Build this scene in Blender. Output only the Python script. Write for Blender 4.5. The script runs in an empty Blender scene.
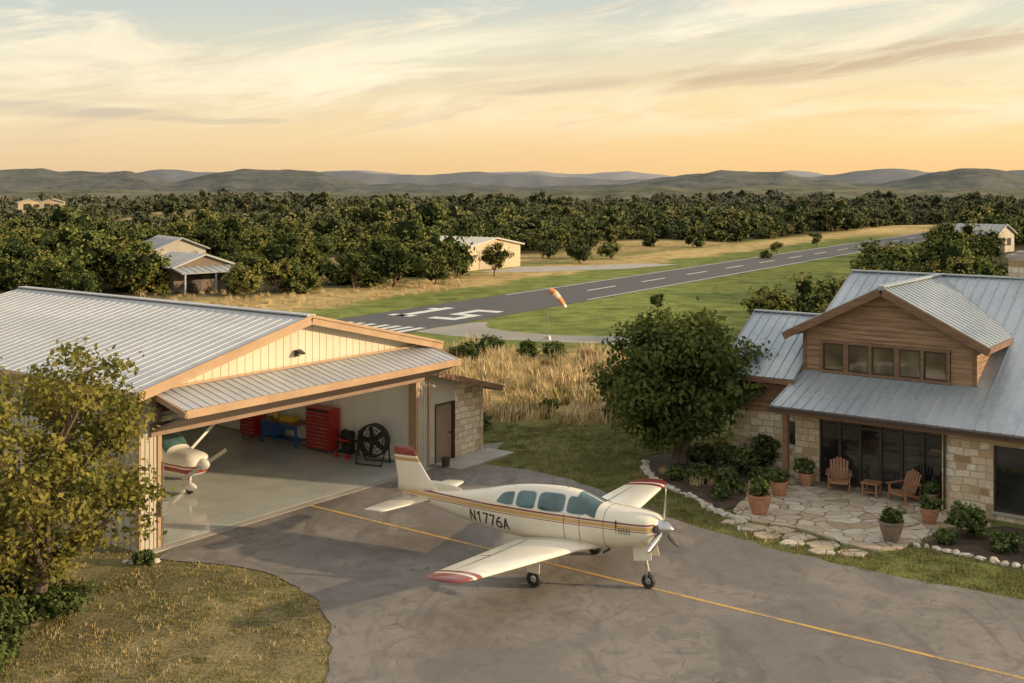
import bpy, math, random
import numpy as np
from mathutils import Vector, Matrix, noise
R = random.Random(7)
rng = np.random.default_rng(7)
scene = bpy.context.scene
COL = scene.collection

# ------------------------------------------------------------------ nodes
def nd(nt, typ, ins=None, **attrs):
    n = nt.nodes.new(typ)
    for k, v in attrs.items():
        setattr(n, k, v)
    for k, v in (ins or {}).items():
        s = n.inputs[k]
        if isinstance(v, bpy.types.NodeSocket):
            nt.links.new(v, s)
        else:
            s.default_value = v
    return n
def c4(c):
    return (c[0], c[1], c[2], 1.0)
def mixc(nt, f, a, b, blend='MIX'):
    n = nt.nodes.new('ShaderNodeMix'); n.data_type = 'RGBA'; n.blend_type = blend
    for i, v in ((0, f), (6, a), (7, b)):
        if isinstance(v, bpy.types.NodeSocket): nt.links.new(v, n.inputs[i])
        elif i == 0: n.inputs[0].default_value = v
        else: n.inputs[i].default_value = c4(v)
    return n.outputs[2]
def mth(nt, op, a, b=0.0, c=0.0, clamp=False):
    n = nt.nodes.new('ShaderNodeMath'); n.operation = op; n.use_clamp = clamp
    for i, v in enumerate((a, b, c)):
        if isinstance(v, bpy.types.NodeSocket): nt.links.new(v, n.inputs[i])
        else: n.inputs[i].default_value = v
    return n.outputs[0]
def mrange(nt, v, a, b, c=0.0, d=1.0, smooth=True):
    n = nt.nodes.new('ShaderNodeMapRange')
    n.interpolation_type = 'SMOOTHSTEP' if smooth else 'LINEAR'
    nt.links.new(v, n.inputs[0])
    for i, x in enumerate((a, b, c, d)): n.inputs[i + 1].default_value = x
    return n.outputs[0]
def ramp(nt, f, stops, mode='LINEAR'):
    n = nt.nodes.new('ShaderNodeValToRGB'); cr = n.color_ramp; cr.interpolation = mode
    while len(cr.elements) < len(stops): cr.elements.new(0.5)
    for e, (p, c) in zip(cr.elements, stops):
        e.position = p; e.color = c4(c)
    nt.links.new(f, n.inputs[0])
    return n.outputs[0]
def newmat(name):
    m = bpy.data.materials.new(name); m.use_nodes = True
    nt = m.node_tree; nt.nodes.clear()
    out = nt.nodes.new('ShaderNodeOutputMaterial')
    return m, nt, out
def bsdf(nt, out, col, rough=0.6, metal=0.0, normal=None, **kw):
    b = nt.nodes.new('ShaderNodeBsdfPrincipled')
    for k, v in (('Base Color', col), ('Roughness', rough), ('Metallic', metal)):
        if isinstance(v, bpy.types.NodeSocket): nt.links.new(v, b.inputs[k])
        elif k == 'Base Color': b.inputs[k].default_value = c4(v)
        else: b.inputs[k].default_value = v
    for k, v in kw.items():
        b.inputs[k.replace('_', ' ')].default_value = v
    if normal is not None: nt.links.new(normal, b.inputs['Normal'])
    nt.links.new(b.outputs[0], out.inputs[0])
    return b
def coord(nt, kind='Object', scale=(1, 1, 1)):
    t = nt.nodes.new('ShaderNodeTexCoord')
    m = nd(nt, 'ShaderNodeMapping', {'Vector': t.outputs[kind], 'Scale': scale})
    return m.outputs[0]
def noiset(nt, vec, scale, detail=4, rough=0.55, dist=0.0):
    return nd(nt, 'ShaderNodeTexNoise', {'Vector': vec, 'Scale': scale, 'Detail': detail, 'Roughness': rough, 'Distortion': dist}).outputs[0]
def bump(nt, h, strength=0.3, dist=0.02):
    return nd(nt, 'ShaderNodeBump', {'Height': h, 'Strength': strength, 'Distance': dist}).outputs[0]
def vmat(name, c1, c2, scale=2.0, rough=0.6, metal=0.0, stretch=(1, 1, 1), bs=0.2, fine=25.0, **kw):
    m, nt, out = newmat(name)
    v = coord(nt, 'Object', stretch)
    n1 = noiset(nt, v, scale, 3)
    n2 = noiset(nt, v, fine, 2)
    f = mrange(nt, mth(nt, 'ADD', mth(nt, 'MULTIPLY', n1, .7), mth(nt, 'MULTIPLY', n2, .3)), .35, .65)
    col = mixc(nt, f, c1, c2)
    bsdf(nt, out, col, rough, metal, bump(nt, n2, bs, .01) if bs > .06 else None, **kw)
    return m

M = {}
M['roof'] = vmat('standing_seam_metal', (.41, .42, .43), (.52, .53, .535), .5, .5, .35, stretch=(1, .25, 1), bs=.04, fine=9)
M['roof_house'] = vmat('standing_seam_metal_house', (.34, .39, .43), (.48, .52, .55), .6, .42, .45, stretch=(1, .3, 1), bs=.04, fine=9)
M['tan_trim'] = vmat('tan_trim', (.34, .22, .13), (.42, .28, .17), 1.5, .5, bs=.05)
M['cream_siding'] = vmat('cream_siding', (.54, .48, .36), (.61, .55, .43), .6, .5, bs=.05)
M['grey_siding'] = vmat('grey_siding', (.40, .36, .30), (.48, .44, .37), .6, .5, bs=.05)
M['door_brown'] = vmat('door_brown', (.20, .14, .10), (.28, .19, .14), 1.2, .55, bs=.05)
M['white_wall'] = vmat('white_liner', (.86, .85, .82), (.90, .89, .87), .5, .55, bs=.03)
M['epoxy'] = vmat('epoxy_floor', (.44, .47, .45), (.54, .57, .54), .6, .10, bs=.02, fine=6)
M['concrete'] = vmat('concrete', (.30, .28, .25), (.42, .39, .34), .8, .8, bs=.2, fine=30)
M['dark_frame'] = vmat('dark_frame', (.035, .028, .022), (.055, .042, .032), 3, .4, bs=.05)
M['wood_trim'] = vmat('wood_trim', (.15, .08, .045), (.23, .13, .075), 2, .55, stretch=(1, 1, 6), bs=.15)
M['red'] = vmat('red_paint', (.42, .02, .02), (.5, .03, .025), 2, .3, bs=.02)
M['blue'] = vmat('blue_paint', (.03, .09, .3), (.04, .12, .36), 2, .35, bs=.02)
M['yellow'] = vmat('yellow_paint', (.65, .42, .04), (.75, .5, .06), 2, .4, bs=.02)
M['black'] = vmat('black_rubber', (.015, .015, .015), (.03, .03, .03), 6, .6, bs=.2)
M['steel'] = vmat('steel', (.45, .45, .46), (.6, .6, .6), 4, .28, .9, bs=.03)
M['terracotta'] = vmat('terracotta', (.34, .16, .09), (.44, .24, .14), 5, .75, bs=.2)
M['chair_wood'] = vmat('chair_wood', (.27, .13, .065), (.36, .19, .1), 3, .55, stretch=(1, 1, 8), bs=.1)
M['white_paint'] = vmat('marking_white', (.55, .54, .5), (.78, .77, .72), 1.5, .7, bs=.1)
M['bark'] = vmat('bark', (.09, .065, .045), (.17, .13, .10), 4, .9, stretch=(3, 3, .6), bs=.8, fine=14)
M['mulch'] = vmat('mulch', (.035, .022, .014), (.085, .055, .035), 3, .95, bs=.9, fine=40)
M['rock'] = vmat('limestone_rock', (.40, .36, .29), (.58, .53, .44), 4, .85, bs=.5, fine=18)
M['pot_grey'] = vmat('pot_glaze', (.16, .12, .09), (.24, .18, .13), 5, .45, bs=.1)
def line_mat():
    m, nt, out = newmat('marking_yellow')
    v = coord(nt, 'Object'); n = noiset(nt, v, 22, 4, .7); n2 = noiset(nt, v, 1.2, 2)
    f = mrange(nt, mth(nt, 'ADD', mth(nt, 'MULTIPLY', n, .7), mth(nt, 'MULTIPLY', n2, .4)), .5, .66)
    bsdf(nt, out, mixc(nt, f, (.58, .36, .09), (.24, .20, .15)), .8)
    return m
M['line_yellow'] = line_mat()

def stone_mat():
    m, nt, out = newmat('limestone_masonry')
    uv = nt.nodes.new('ShaderNodeTexCoord').outputs['UV']
    nz = nd(nt, 'ShaderNodeTexNoise', {'Vector': uv, 'Scale': 1.6, 'Detail': 2}).outputs['Color']
    off = nd(nt, 'ShaderNodeVectorMath', {0: nz, 1: (.5, .5, .5)}, operation='SUBTRACT').outputs[0]
    off = nd(nt, 'ShaderNodeVectorMath', {0: off, 'Scale': .16}, operation='SCALE').outputs[0]
    v = nd(nt, 'ShaderNodeVectorMath', {0: uv, 1: off}, operation='ADD').outputs[0]
    br = nd(nt, 'ShaderNodeTexBrick', {'Vector': v, 'Color1': (0, 0, 0, 1), 'Color2': (1, 1, 1, 1), 'Mortar': (.5, .5, .5, 1),
            'Scale': 1.0, 'Mortar Size': .016, 'Mortar Smooth': .3, 'Bias': 0.0, 'Brick Width': .46, 'Row Height': .23},
            offset=.43, squash=.62, squash_frequency=3)
    col = ramp(nt, br.outputs['Color'], [(0, (.34, .21, .10)), (.2, (.66, .53, .35)), (.45, (.78, .69, .53)), (.65, (.50, .35, .19)), (.8, (.70, .60, .44)), (1, (.80, .74, .61))])
    n = noiset(nt, uv, 9, 5, .65)
    col = mixc(nt, mrange(nt, n, .3, .7, 0, .45), col, (.38, .28, .17))
    col = mixc(nt, br.outputs['Fac'], col, (.44, .39, .31))
    h = mth(nt, 'SUBTRACT', mth(nt, 'MULTIPLY', n, .5), br.outputs['Fac'])
    bsdf(nt, out, col, .88, 0, bump(nt, h, 1.0, .04))
    return m
M['stone'] = stone_mat()
def wood_mat():
    m, nt, out = newmat('cedar_siding')
    uv = nt.nodes.new('ShaderNodeTexCoord').outputs['UV']
    mp = nd(nt, 'ShaderNodeMapping', {'Vector': uv, 'Scale': (.35, 5.6, 1)}).outputs[0]
    w = noiset(nt, mp, 1.7, 4, .6)
    mp2 = nd(nt, 'ShaderNodeMapping', {'Vector': uv, 'Scale': (1.5, 60, 1)}).outputs[0]
    g = noiset(nt, mp2, 1.0, 3)
    f = mrange(nt, mth(nt, 'ADD', mth(nt, 'MULTIPLY', w, .7), mth(nt, 'MULTIPLY', g, .3)), .32, .66)
    col = mixc(nt, f, (.16, .09, .05), (.39, .25, .145))
    bsdf(nt, out, col, .7, 0, bump(nt, g, .25, .01))
    return m
M['cedar'] = wood_mat()
def glass_mat(name, col, rough=.04):
    m, nt, out = newmat(name)
    v = coord(nt, 'Object'); n = noiset(nt, v, .9, 2)
    c = mixc(nt, mrange(nt, n, .35, .65), col, tuple(x * 2.2 for x in col))
    bsdf(nt, out, c, rough, 0, bump(nt, n, .03, .05), Specular_IOR_Level=.8)
    return m
M['glass'] = glass_mat('window_glass', (.016, .016, .015))
M['glass_warm'] = glass_mat('window_glass_warm', (.07, .055, .035))  # warm reflection put into the base colour of the upper panes
M['canopy'] = glass_mat('canopy_glass', (.035, .075, .075))
def asphalt_mat(name, a, b, crack=True, sc=.25):
    m, nt, out = newmat(name)
    v = coord(nt, 'Object')
    n1 = noiset(nt, v, sc, 4, .6, .8); n2 = noiset(nt, v, 60, 2, .7)
    col = mixc(nt, mrange(nt, n1, .38, .62), a, b)
    if crack:
        n3 = noiset(nt, v, 1.6, 4, .65, 1.5)
        col = mixc(nt, mrange(nt, n3, .48, .7, 0, .6), col, tuple(x * .5 for x in a))
        vm = nd(nt, 'ShaderNodeMapping', {'Vector': v, 'Scale': (.5, .12, 1), 'Rotation': (0, 0, .65)}).outputs[0]
        st = noiset(nt, vm, 2.2, 3, .6, 1.0)
        col = mixc(nt, mrange(nt, st, .52, .68, 0, .6), col, tuple(x * .45 for x in a))
        bl = noiset(nt, v, .6, 2, .5, 3.0)
        col = mixc(nt, mrange(nt, bl, .55, .61, 0, .38), col, tuple(x * .5 for x in a))
    col = mixc(nt, mrange(nt, n2, .3, .7, 0, .5), col, tuple(x * 1.3 for x in b))
    if crack:
        vd = nd(nt, 'ShaderNodeVectorMath', {0: v, 1: nd(nt, 'ShaderNodeVectorMath', {0: nd(nt, 'ShaderNodeTexNoise', {'Vector': v, 'Scale': .9, 'Detail': 3}).outputs['Color'], 'Scale': 1.6}, operation='SCALE').outputs[0]}, operation='ADD').outputs[0]
        vo = nd(nt, 'ShaderNodeTexVoronoi', {'Vector': vd, 'Scale': .3}, feature='DISTANCE_TO_EDGE').outputs[0]
        msk = mth(nt, 'MULTIPLY', mrange(nt, vo, .0015, .006, 1, 0), mrange(nt, n1, .45, .6, .1, .6))
        col = mixc(nt, msk, col, tuple(x * .35 for x in a))
    r = mrange(nt, n1, .3, .7, .68, .9)
    bsdf(nt, out, col, r, 0, bump(nt, n2, .35, .01))
    return m
M['asphalt'] = asphalt_mat('asphalt_apron', (.130, .116, .103), (.215, .193, .170))
M['asphalt_run'] = asphalt_mat('asphalt_runway', (.05, .05, .052), (.078, .076, .074), False)
M['taxi'] = asphalt_mat('taxiway', (.22, .2, .17), (.3, .28, .24), False)
def flag_mat():
    m, nt, out = newmat('flagstone')
    v = coord(nt, 'Object')
    nz = nd(nt, 'ShaderNodeTexNoise', {'Vector': v, 'Scale': 1.2, 'Detail': 2}).outputs['Color']
    vd = nd(nt, 'ShaderNodeVectorMath', {0: v, 1: nd(nt, 'ShaderNodeVectorMath', {0: nz, 'Scale': .7}, operation='SCALE').outputs[0]}, operation='ADD').outputs[0]
    vd = nd(nt, 'ShaderNodeVectorMath', {0: vd, 1: (1, 1, 0)}, operation='MULTIPLY').outputs[0]
    e = nd(nt, 'ShaderNodeTexVoronoi', {'Vector': vd, 'Scale': 1.6}, feature='DISTANCE_TO_EDGE').outputs[0]
    cc = nd(nt, 'ShaderNodeTexVoronoi', {'Vector': vd, 'Scale': 1.6}, feature='F1').outputs['Color']
    cx = nd(nt, 'ShaderNodeSeparateXYZ', {0: cc}).outputs[0]
    col = ramp(nt, cx, [(0, (.36, .27, .17)), (.35, (.55, .46, .33)), (.6, (.62, .56, .46)), (.8, (.42, .31, .20)), (1, (.55, .49, .41))])
    n = noiset(nt, v, 5, 5, .65)
    col = mixc(nt, mrange(nt, n, .35, .7, 0, .6), col, (.3, .25, .18))
    j = mrange(nt, e, .008, .035, .9, 0)
    col = mixc(nt, j, col, (.15, .12, .085))
    h = mth(nt, 'SUBTRACT', mth(nt, 'MULTIPLY', n, .3), j)
    bsdf(nt, out, col, .85, 0, bump(nt, h, .6, .03))
    return m
M['flag'] = flag_mat()
def leaf_mat(name, ca, cb, haze=False, cdry=None, spatial=True, tr=.25):
    m, nt, out = newmat(name)
    at = nd(nt, 'ShaderNodeAttribute', attribute_name='lv').outputs['Fac']
    pos = nt.nodes.new('ShaderNodeNewGeometry').outputs['Position']
    f = at
    if spatial:
        n = noiset(nt, pos, .9, 1)
        f = mth(nt, 'ADD', mth(nt, 'MULTIPLY', at, .5), mth(nt, 'MULTIPLY', mrange(nt, n, .3, .7), .5))
    col = mixc(nt, f, ca, cb)
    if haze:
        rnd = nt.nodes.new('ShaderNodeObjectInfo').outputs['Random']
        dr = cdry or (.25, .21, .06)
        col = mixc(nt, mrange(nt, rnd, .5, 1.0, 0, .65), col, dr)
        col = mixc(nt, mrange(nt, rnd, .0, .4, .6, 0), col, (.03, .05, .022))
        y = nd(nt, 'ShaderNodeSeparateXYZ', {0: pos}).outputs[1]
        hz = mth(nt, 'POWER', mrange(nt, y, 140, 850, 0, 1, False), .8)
        col = mixc(nt, mth(nt, 'MULTIPLY', hz, .85), col, (.22, .21, .175))  # distance haze painted into the leaf colour, stronger with world Y
    d = nd(nt, 'ShaderNodeBsdfDiffuse', {'Color': col})
    if tr > 0:
        t = nd(nt, 'ShaderNodeBsdfTranslucent', {'Color': mixc(nt, .5, col, (.22, .22, .04))})
        mx = nd(nt, 'ShaderNodeMixShader', {0: tr, 1: d.outputs[0], 2: t.outputs[0]})
        nt.links.new(mx.outputs[0], out.inputs[0])
    else: nt.links.new(d.outputs[0], out.inputs[0])
    return m
M['leaf_oak'] = leaf_mat('oak_leaf', (.045, .07, .024), (.14, .17, .05))
M['leaf_gold'] = leaf_mat('oak_leaf_sunny', (.085, .10, .027), (.29, .25, .065))  # oak leaf copy with sunlit yellow put into its colour
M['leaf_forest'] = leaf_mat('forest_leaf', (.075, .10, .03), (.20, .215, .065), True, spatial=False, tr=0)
M['leaf_shrub'] = leaf_mat('shrub_leaf', (.045, .07, .025), (.14, .17, .06), spatial=False, tr=.15)
M['grass'] = leaf_mat('grass_blade', (.09, .105, .03), (.21, .205, .07), spatial=False, tr=0)
M['grass_dry'] = leaf_mat('dry_grass_blade', (.32, .24, .11), (.56, .45, .24), spatial=False, tr=0)
M['grass_gold'] = leaf_mat('prairie_grass_blade', (.44, .32, .15), (.78, .63, .38), spatial=False, tr=0)
M['grass_mix'] = leaf_mat('mixed_grass_blade', (.16, .15, .05), (.34, .28, .12), spatial=False, tr=0)
M['leafcore'] = leaf_mat('dark_crown_core', (.018, .026, .01), (.035, .045, .016), False, spatial=False, tr=0)  # dark cores added inside crowns to block light and fill them

# ------------------------------------------------------------------ mesh builder
def setuv(me):
    uv = me.uv_layers.new(name='UVMap')
    for p in me.polygons:
        nx, ny, nz = p.normal
        for li in p.loop_indices:
            c = me.vertices[me.loops[li].vertex_index].co
            if abs(nz) > .75: u = (c.x, c.y)
            elif abs(nx) > abs(ny): u = (c.y + 3.3, c.z)
            else: u = (c.x, c.z)
            uv.data[li].uv = u
class MB:
    def __init__(s): s.v = []; s.f = []; s.m = []
    def add(s, vs, fs, mi=0):
        o = len(s.v); s.v += [tuple(v) for v in vs]
        for f in fs: s.f.append(tuple(i + o for i in f)); s.m.append(mi)
    def box(s, x0, x1, y0, y1, z0, z1, mi=0):
        s.add([(x0, y0, z0), (x1, y0, z0), (x1, y1, z0), (x0, y1, z0), (x0, y0, z1), (x1, y0, z1), (x1, y1, z1), (x0, y1, z1)],
              [(0, 3, 2, 1), (4, 5, 6, 7), (0, 1, 5, 4), (1, 2, 6, 5), (2, 3, 7, 6), (3, 0, 4, 7)], mi)
    def beam(s, a, b, w, h, up=(0, 0, 1), mi=0):
        a = Vector(a); b = Vector(b); up = Vector(up).normalized()
        d = (b - a); side = d.cross(up).normalized() * (w / 2); up = side.cross(d).normalized() * h
        vs = [a - side, a + side, b + side, b - side, a - side + up, a + side + up, b + side + up, b - side + up]
        s.add(vs, [(0, 3, 2, 1), (4, 5, 6, 7), (0, 1, 5, 4), (1, 2, 6, 5), (2, 3, 7, 6), (3, 0, 4, 7)], mi)
    def cyl(s, a, b, r0, r1=None, n=12, mi=0):
        r1 = r0 if r1 is None else r1
        a = Vector(a); b = Vector(b); d = (b - a).normalized()
        t = Vector((0, 0, 1)) if abs(d.z) < .9 else Vector((1, 0, 0))
        p = d.cross(t).normalized(); q = d.cross(p).normalized()
        vs = []
        for c, r in ((a, r0), (b, r1)):
            for k in range(n):
                an = 2 * math.pi * k / n
                vs.append(c + p * math.cos(an) * r + q * math.sin(an) * r)
        fs = [(k, (k + 1) % n, n + (k + 1) % n, n + k) for k in range(n)]
        fs += [tuple(range(n))[::-1], tuple(range(n, 2 * n))]
        s.add(vs, fs, mi)
    def lathe(s, c, prof, n=20, mi=0, axis='z'):
        vs = []; c = Vector(c)
        for r, h in prof:
            for k in range(n):
                an = 2 * math.pi * k / n
                if axis == 'z': vs.append(c + Vector((r * math.cos(an), r * math.sin(an), h)))
                elif axis == 'x': vs.append(c + Vector((h, r * math.cos(an), r * math.sin(an))))
                else: vs.append(c + Vector((r * math.cos(an), h, r * math.sin(an))))
        fs = []
        for i in range(len(prof) - 1):
            for k in range(n):
                fs.append((i * n + k, i * n + (k + 1) % n, (i + 1) * n + (k + 1) % n, (i + 1) * n + k))
        s.add(vs, fs, mi)
    def prism_xz(s, poly, y0, y1, mi=0):
        n = len(poly)
        vs = [(x, y0, z) for x, z in poly] + [(x, y1, z) for x, z in poly]
        s.add(vs, [tuple(range(n)), tuple(range(n, 2 * n))[::-1]] + [(k, n + k, n + (k + 1) % n, (k + 1) % n) for k in range(n)], mi)
    def prism_yz(s, poly, x0, x1, mi=0):
        n = len(poly)
        vs = [(x0, y, z) for y, z in poly] + [(x1, y, z) for y, z in poly]
        s.add(vs, [tuple(range(n)), tuple(range(n, 2 * n))[::-1]] + [(k, n + k, n + (k + 1) % n, (k + 1) % n) for k in range(n)], mi)
    def prism_xy(s, poly, z0, z1, mi=0):
        n = len(poly)
        vs = [(x, y, z0) for x, y in poly] + [(x, y, z1) for x, y in poly]
        s.add(vs, [tuple(range(n))[::-1], tuple(range(n, 2 * n))] + [(k, (k + 1) % n, n + (k + 1) % n, n + k) for k in range(n)], mi)
    def roof(s, e0, e1, r1, r0, th=.1, sp=.4, rib=.03, rw=.03, mi=0):
        e0, e1, r1, r0 = map(Vector, (e0, e1, r1, r0))
        n = (e1 - e0).cross(r0 - e0).normalized()
        if n.z < 0: n = -n
        d = n * th
        vs = [e0 - d, e1 - d, r1 - d, r0 - d, e0, e1, r1, r0]
        s.add(vs, [(0, 3, 2, 1), (4, 5, 6, 7), (0, 1, 5, 4), (1, 2, 6, 5), (2, 3, 7, 6), (3, 0, 4, 7)], mi)
        L = (e1 - e0).length; k = max(1, int(L / sp))
        for i in range(k + 1):
            t = min(max(i / k, .02 / L), 1 - .02 / L)
            s.beam(e0.lerp(e1, t), r0.lerp(r1, t), rw, rib, n, mi)
    def obj(s, name, mats, parent=None, loc=None, rotz=0, smooth=False, bevel=0, uv=True):
        me = bpy.data.meshes.new(name); me.from_pydata(s.v, [], s.f); me.update()
        import bmesh
        bm = bmesh.new(); bm.from_mesh(me); bmesh.ops.recalc_face_normals(bm, faces=bm.faces); bm.to_mesh(me); bm.free()
        if not isinstance(mats, (list, tuple)): mats = [mats]
        for m in mats: me.materials.append(m)
        me.polygons.foreach_set('material_index', s.m)
        if smooth: me.polygons.foreach_set('use_smooth', [True] * len(me.polygons))
        if uv: setuv(me)
        o = bpy.data.objects.new(name, me); COL.objects.link(o)
        if parent: o.parent = parent
        if loc: o.location = loc
        o.rotation_euler = (0, 0, rotz)
        if bevel:
            b = o.modifiers.new('bevel', 'BEVEL'); b.width = bevel; b.segments = 2; b.limit_method = 'ANGLE'
        return o
def empty(name, loc=(0, 0, 0), rotz=0, parent=None):
    o = bpy.data.objects.new(name, None); COL.objects.link(o); o.location = loc; o.rotation_euler = (0, 0, rotz)
    o.empty_display_size = .3
    if parent: o.parent = parent
    return o
def sheet(name, pts, z, mat, parent=None):
    b = MB(); b.add([(x, y, z) for x, y in pts], [tuple(range(len(pts)))])
    return b.obj(name, mat, parent)
def smoothpoly(pts, n=6, closed=False):
    out = []; N = len(pts)
    for i in range(N if closed else N - 1):
        p0 = pts[(i - 1) % N] if closed or i > 0 else pts[i]
        p1 = pts[i]; p2 = pts[(i + 1) % N]
        p3 = pts[(i + 2) % N] if closed or i + 2 < N else p2
        for k in range(n):
            t = k / n
            out.append(tuple(.5 * ((2 * p1[j]) + (-p0[j] + p2[j]) * t + (2 * p0[j] - 5 * p1[j] + 4 * p2[j] - p3[j]) * t * t + (-p0[j] + 3 * p1[j] - 3 * p2[j] + p3[j]) * t ** 3) for j in range(2)))
    if not closed: out.append(tuple(pts[-1]))
    return out
def wob(pts, amp, sc=1.3):
    return [(x + amp * noise.noise(Vector((x * sc, y * sc, 3))), y + amp * noise.noise(Vector((x * sc, y * sc, 9)))) for x, y in pts]

# ------------------------------------------------------------------ camera
cam_d = bpy.data.cameras.new('camera'); cam = bpy.data.objects.new('camera', cam_d); COL.objects.link(cam)
cam.location = (0, 0, 10); cam.rotation_euler = (math.radians(90), 0, 0)
cam_d.sensor_width = 36; cam_d.lens = 36 * 1125 / 1024; cam_d.shift_y = -153.5 / 1024
cam_d.clip_end = 30000; cam_d.clip_start = .5
scene.camera = cam
scene.view_settings.view_transform = 'Standard'; scene.view_settings.look = 'None'; scene.view_settings.exposure = 0

# ------------------------------------------------------------------ light
SUN_EL = math.radians(14.5); SUN_AZ = math.radians(97)   # clockwise from +Y
sdir = Vector((math.sin(SUN_AZ) * math.cos(SUN_EL), math.cos(SUN_AZ) * math.cos(SUN_EL), math.sin(SUN_EL)))
sd = bpy.data.lights.new('sun', 'SUN'); sd.energy = 5.0; sd.angle = math.radians(.6); sd.color = (1, .74, .44)
so = bpy.data.objects.new('sun', sd); COL.objects.link(so)
so.rotation_euler = (-sdir).to_track_quat('-Z', 'Y').to_euler(); so.location = (60, 0, 40)
w = bpy.data.worlds.new('World'); scene.world = w; w.use_nodes = True
try: w.cycles.sampling_method = 'NONE'
except Exception as e: print('world sampling', e)
nt = w.node_tree; nt.nodes.clear()
out = nt.nodes.new('ShaderNodeOutputWorld')
sky = nt.nodes.new('ShaderNodeTexSky'); sky.sky_type = 'NISHITA'; sky.sun_disc = False
sky.sun_elevation = SUN_EL; sky.sun_rotation = SUN_AZ; sky.altitude = 300; sky.air_density = 1.2; sky.dust_density = 2.5
tc = nt.nodes.new('ShaderNodeTexCoord').outputs['Generated']
vn = nd(nt, 'ShaderNodeVectorMath', {0: tc}, operation='NORMALIZE').outputs[0]
sp = nd(nt, 'ShaderNodeSeparateXYZ', {0: vn})
el = mth(nt, 'ARCSINE', sp.outputs[2]); az = mth(nt, 'ARCTAN2', sp.outputs[0], sp.outputs[1])
f = mth(nt, 'DIVIDE', el, math.pi / 2, clamp=True)
g1 = ramp(nt, f, [(0, (.93, .57, .25)), (.02, (.95, .61, .27)), (.05, (.92, .67, .35)), (.08, (.72, .63, .43)), (.11, (.54, .56, .50)), (.35, (.72, .73, .72)), (1, (.78, .79, .80))])
g2 = ramp(nt, f, [(0, (.76, .52, .31)), (.03, (.78, .59, .37)), (.065, (.66, .58, .43)), (.11, (.43, .48, .47)), (.35, (.68, .71, .72)), (1, (.78, .79, .80))])
azf = mrange(nt, az, -.6, .35)
g = mixc(nt, azf, g2, g1)
cv = nd(nt, 'ShaderNodeCombineXYZ', {0: mth(nt, 'MULTIPLY', az, 4.5), 1: mth(nt, 'ADD', mth(nt, 'MULTIPLY', el, 24.0), mth(nt, 'MULTIPLY', az, -3.0)), 2: .37}).outputs[0]
cn = noiset(nt, cv, 1.0, 7, .64, .9)
cv2 = nd(nt, 'ShaderNodeCombineXYZ', {0: mth(nt, 'MULTIPLY', az, 7), 1: mth(nt, 'ADD', mth(nt, 'MULTIPLY', el, 60.0), mth(nt, 'MULTIPLY', az, -8)), 2: 4.1}).outputs[0]
cn2 = noiset(nt, cv2, 1.0, 6, .65, .5)
hi = mth(nt, 'MULTIPLY', mrange(nt, cn, .43, .64), mrange(nt, el, .03, .075))
g = mixc(nt, mth(nt, 'MULTIPLY', hi, .8), g, (.98, .80, .55))
lo = mth(nt, 'MULTIPLY', mrange(nt, cn2, .53, .70), mrange(nt, el, .02, .05))
g = mixc(nt, mth(nt, 'MULTIPLY', lo, .38), g, (.62, .47, .35))
def streak(g, a0, e0, slope, la, le, col, k, nz):
    da = mth(nt, 'SUBTRACT', az, a0)
    de = mth(nt, 'SUBTRACT', mth(nt, 'SUBTRACT', el, e0), mth(nt, 'MULTIPLY', da, slope))
    de = mth(nt, 'ADD', de, mth(nt, 'MULTIPLY', mth(nt, 'SUBTRACT', nz, .5), le * 2.2))
    q = mth(nt, 'ADD', mth(nt, 'POWER', mth(nt, 'ABSOLUTE', mth(nt, 'DIVIDE', da, la)), 2), mth(nt, 'POWER', mth(nt, 'ABSOLUTE', mth(nt, 'DIVIDE', de, le)), 2))
    m = mrange(nt, q, 0.0, 1.1, 1, 0)
    m = mth(nt, 'MULTIPLY', m, mrange(nt, cn2, .35, .58, .3, 1))
    return mixc(nt, mth(nt, 'MULTIPLY', m, k), g, col)
g = streak(g, -.12, .112, .14, .20, .022, (1.0, .86, .62), .75, cn)
g = streak(g, .20, .15, .2, .16, .014, (1.0, .86, .64), .75, cn)
g = streak(g, .30, .108, .12, .20, .014, (.58, .39, .23), 1.0, cn)
g = streak(g, .19, .100, .08, .08, .011, (.58, .39, .23), .95, cn)
g = streak(g, .04, .09, .05, .10, .008, (.64, .46, .30), .85, cn)
g = streak(g, -.38, .064, -.03, .14, .008, (.52, .41, .33), .8, cn)
g = streak(g, -.25, .058, .0, .07, .004, (.55, .43, .33), .7, cn)
g = streak(g, .33, .063, .02, .09, .004, (.72, .49, .28), .7, cn)
bg1 = nd(nt, 'ShaderNodeBackground', {'Color': sky.outputs[0], 'Strength': .05})
bg2 = nd(nt, 'ShaderNodeBackground', {'Color': g, 'Strength': .95})
ad = nd(nt, 'ShaderNodeAddShader', {0: bg1.outputs[0], 1: bg2.outputs[0]})
nt.links.new(ad.outputs[0], out.inputs[0])

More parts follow.
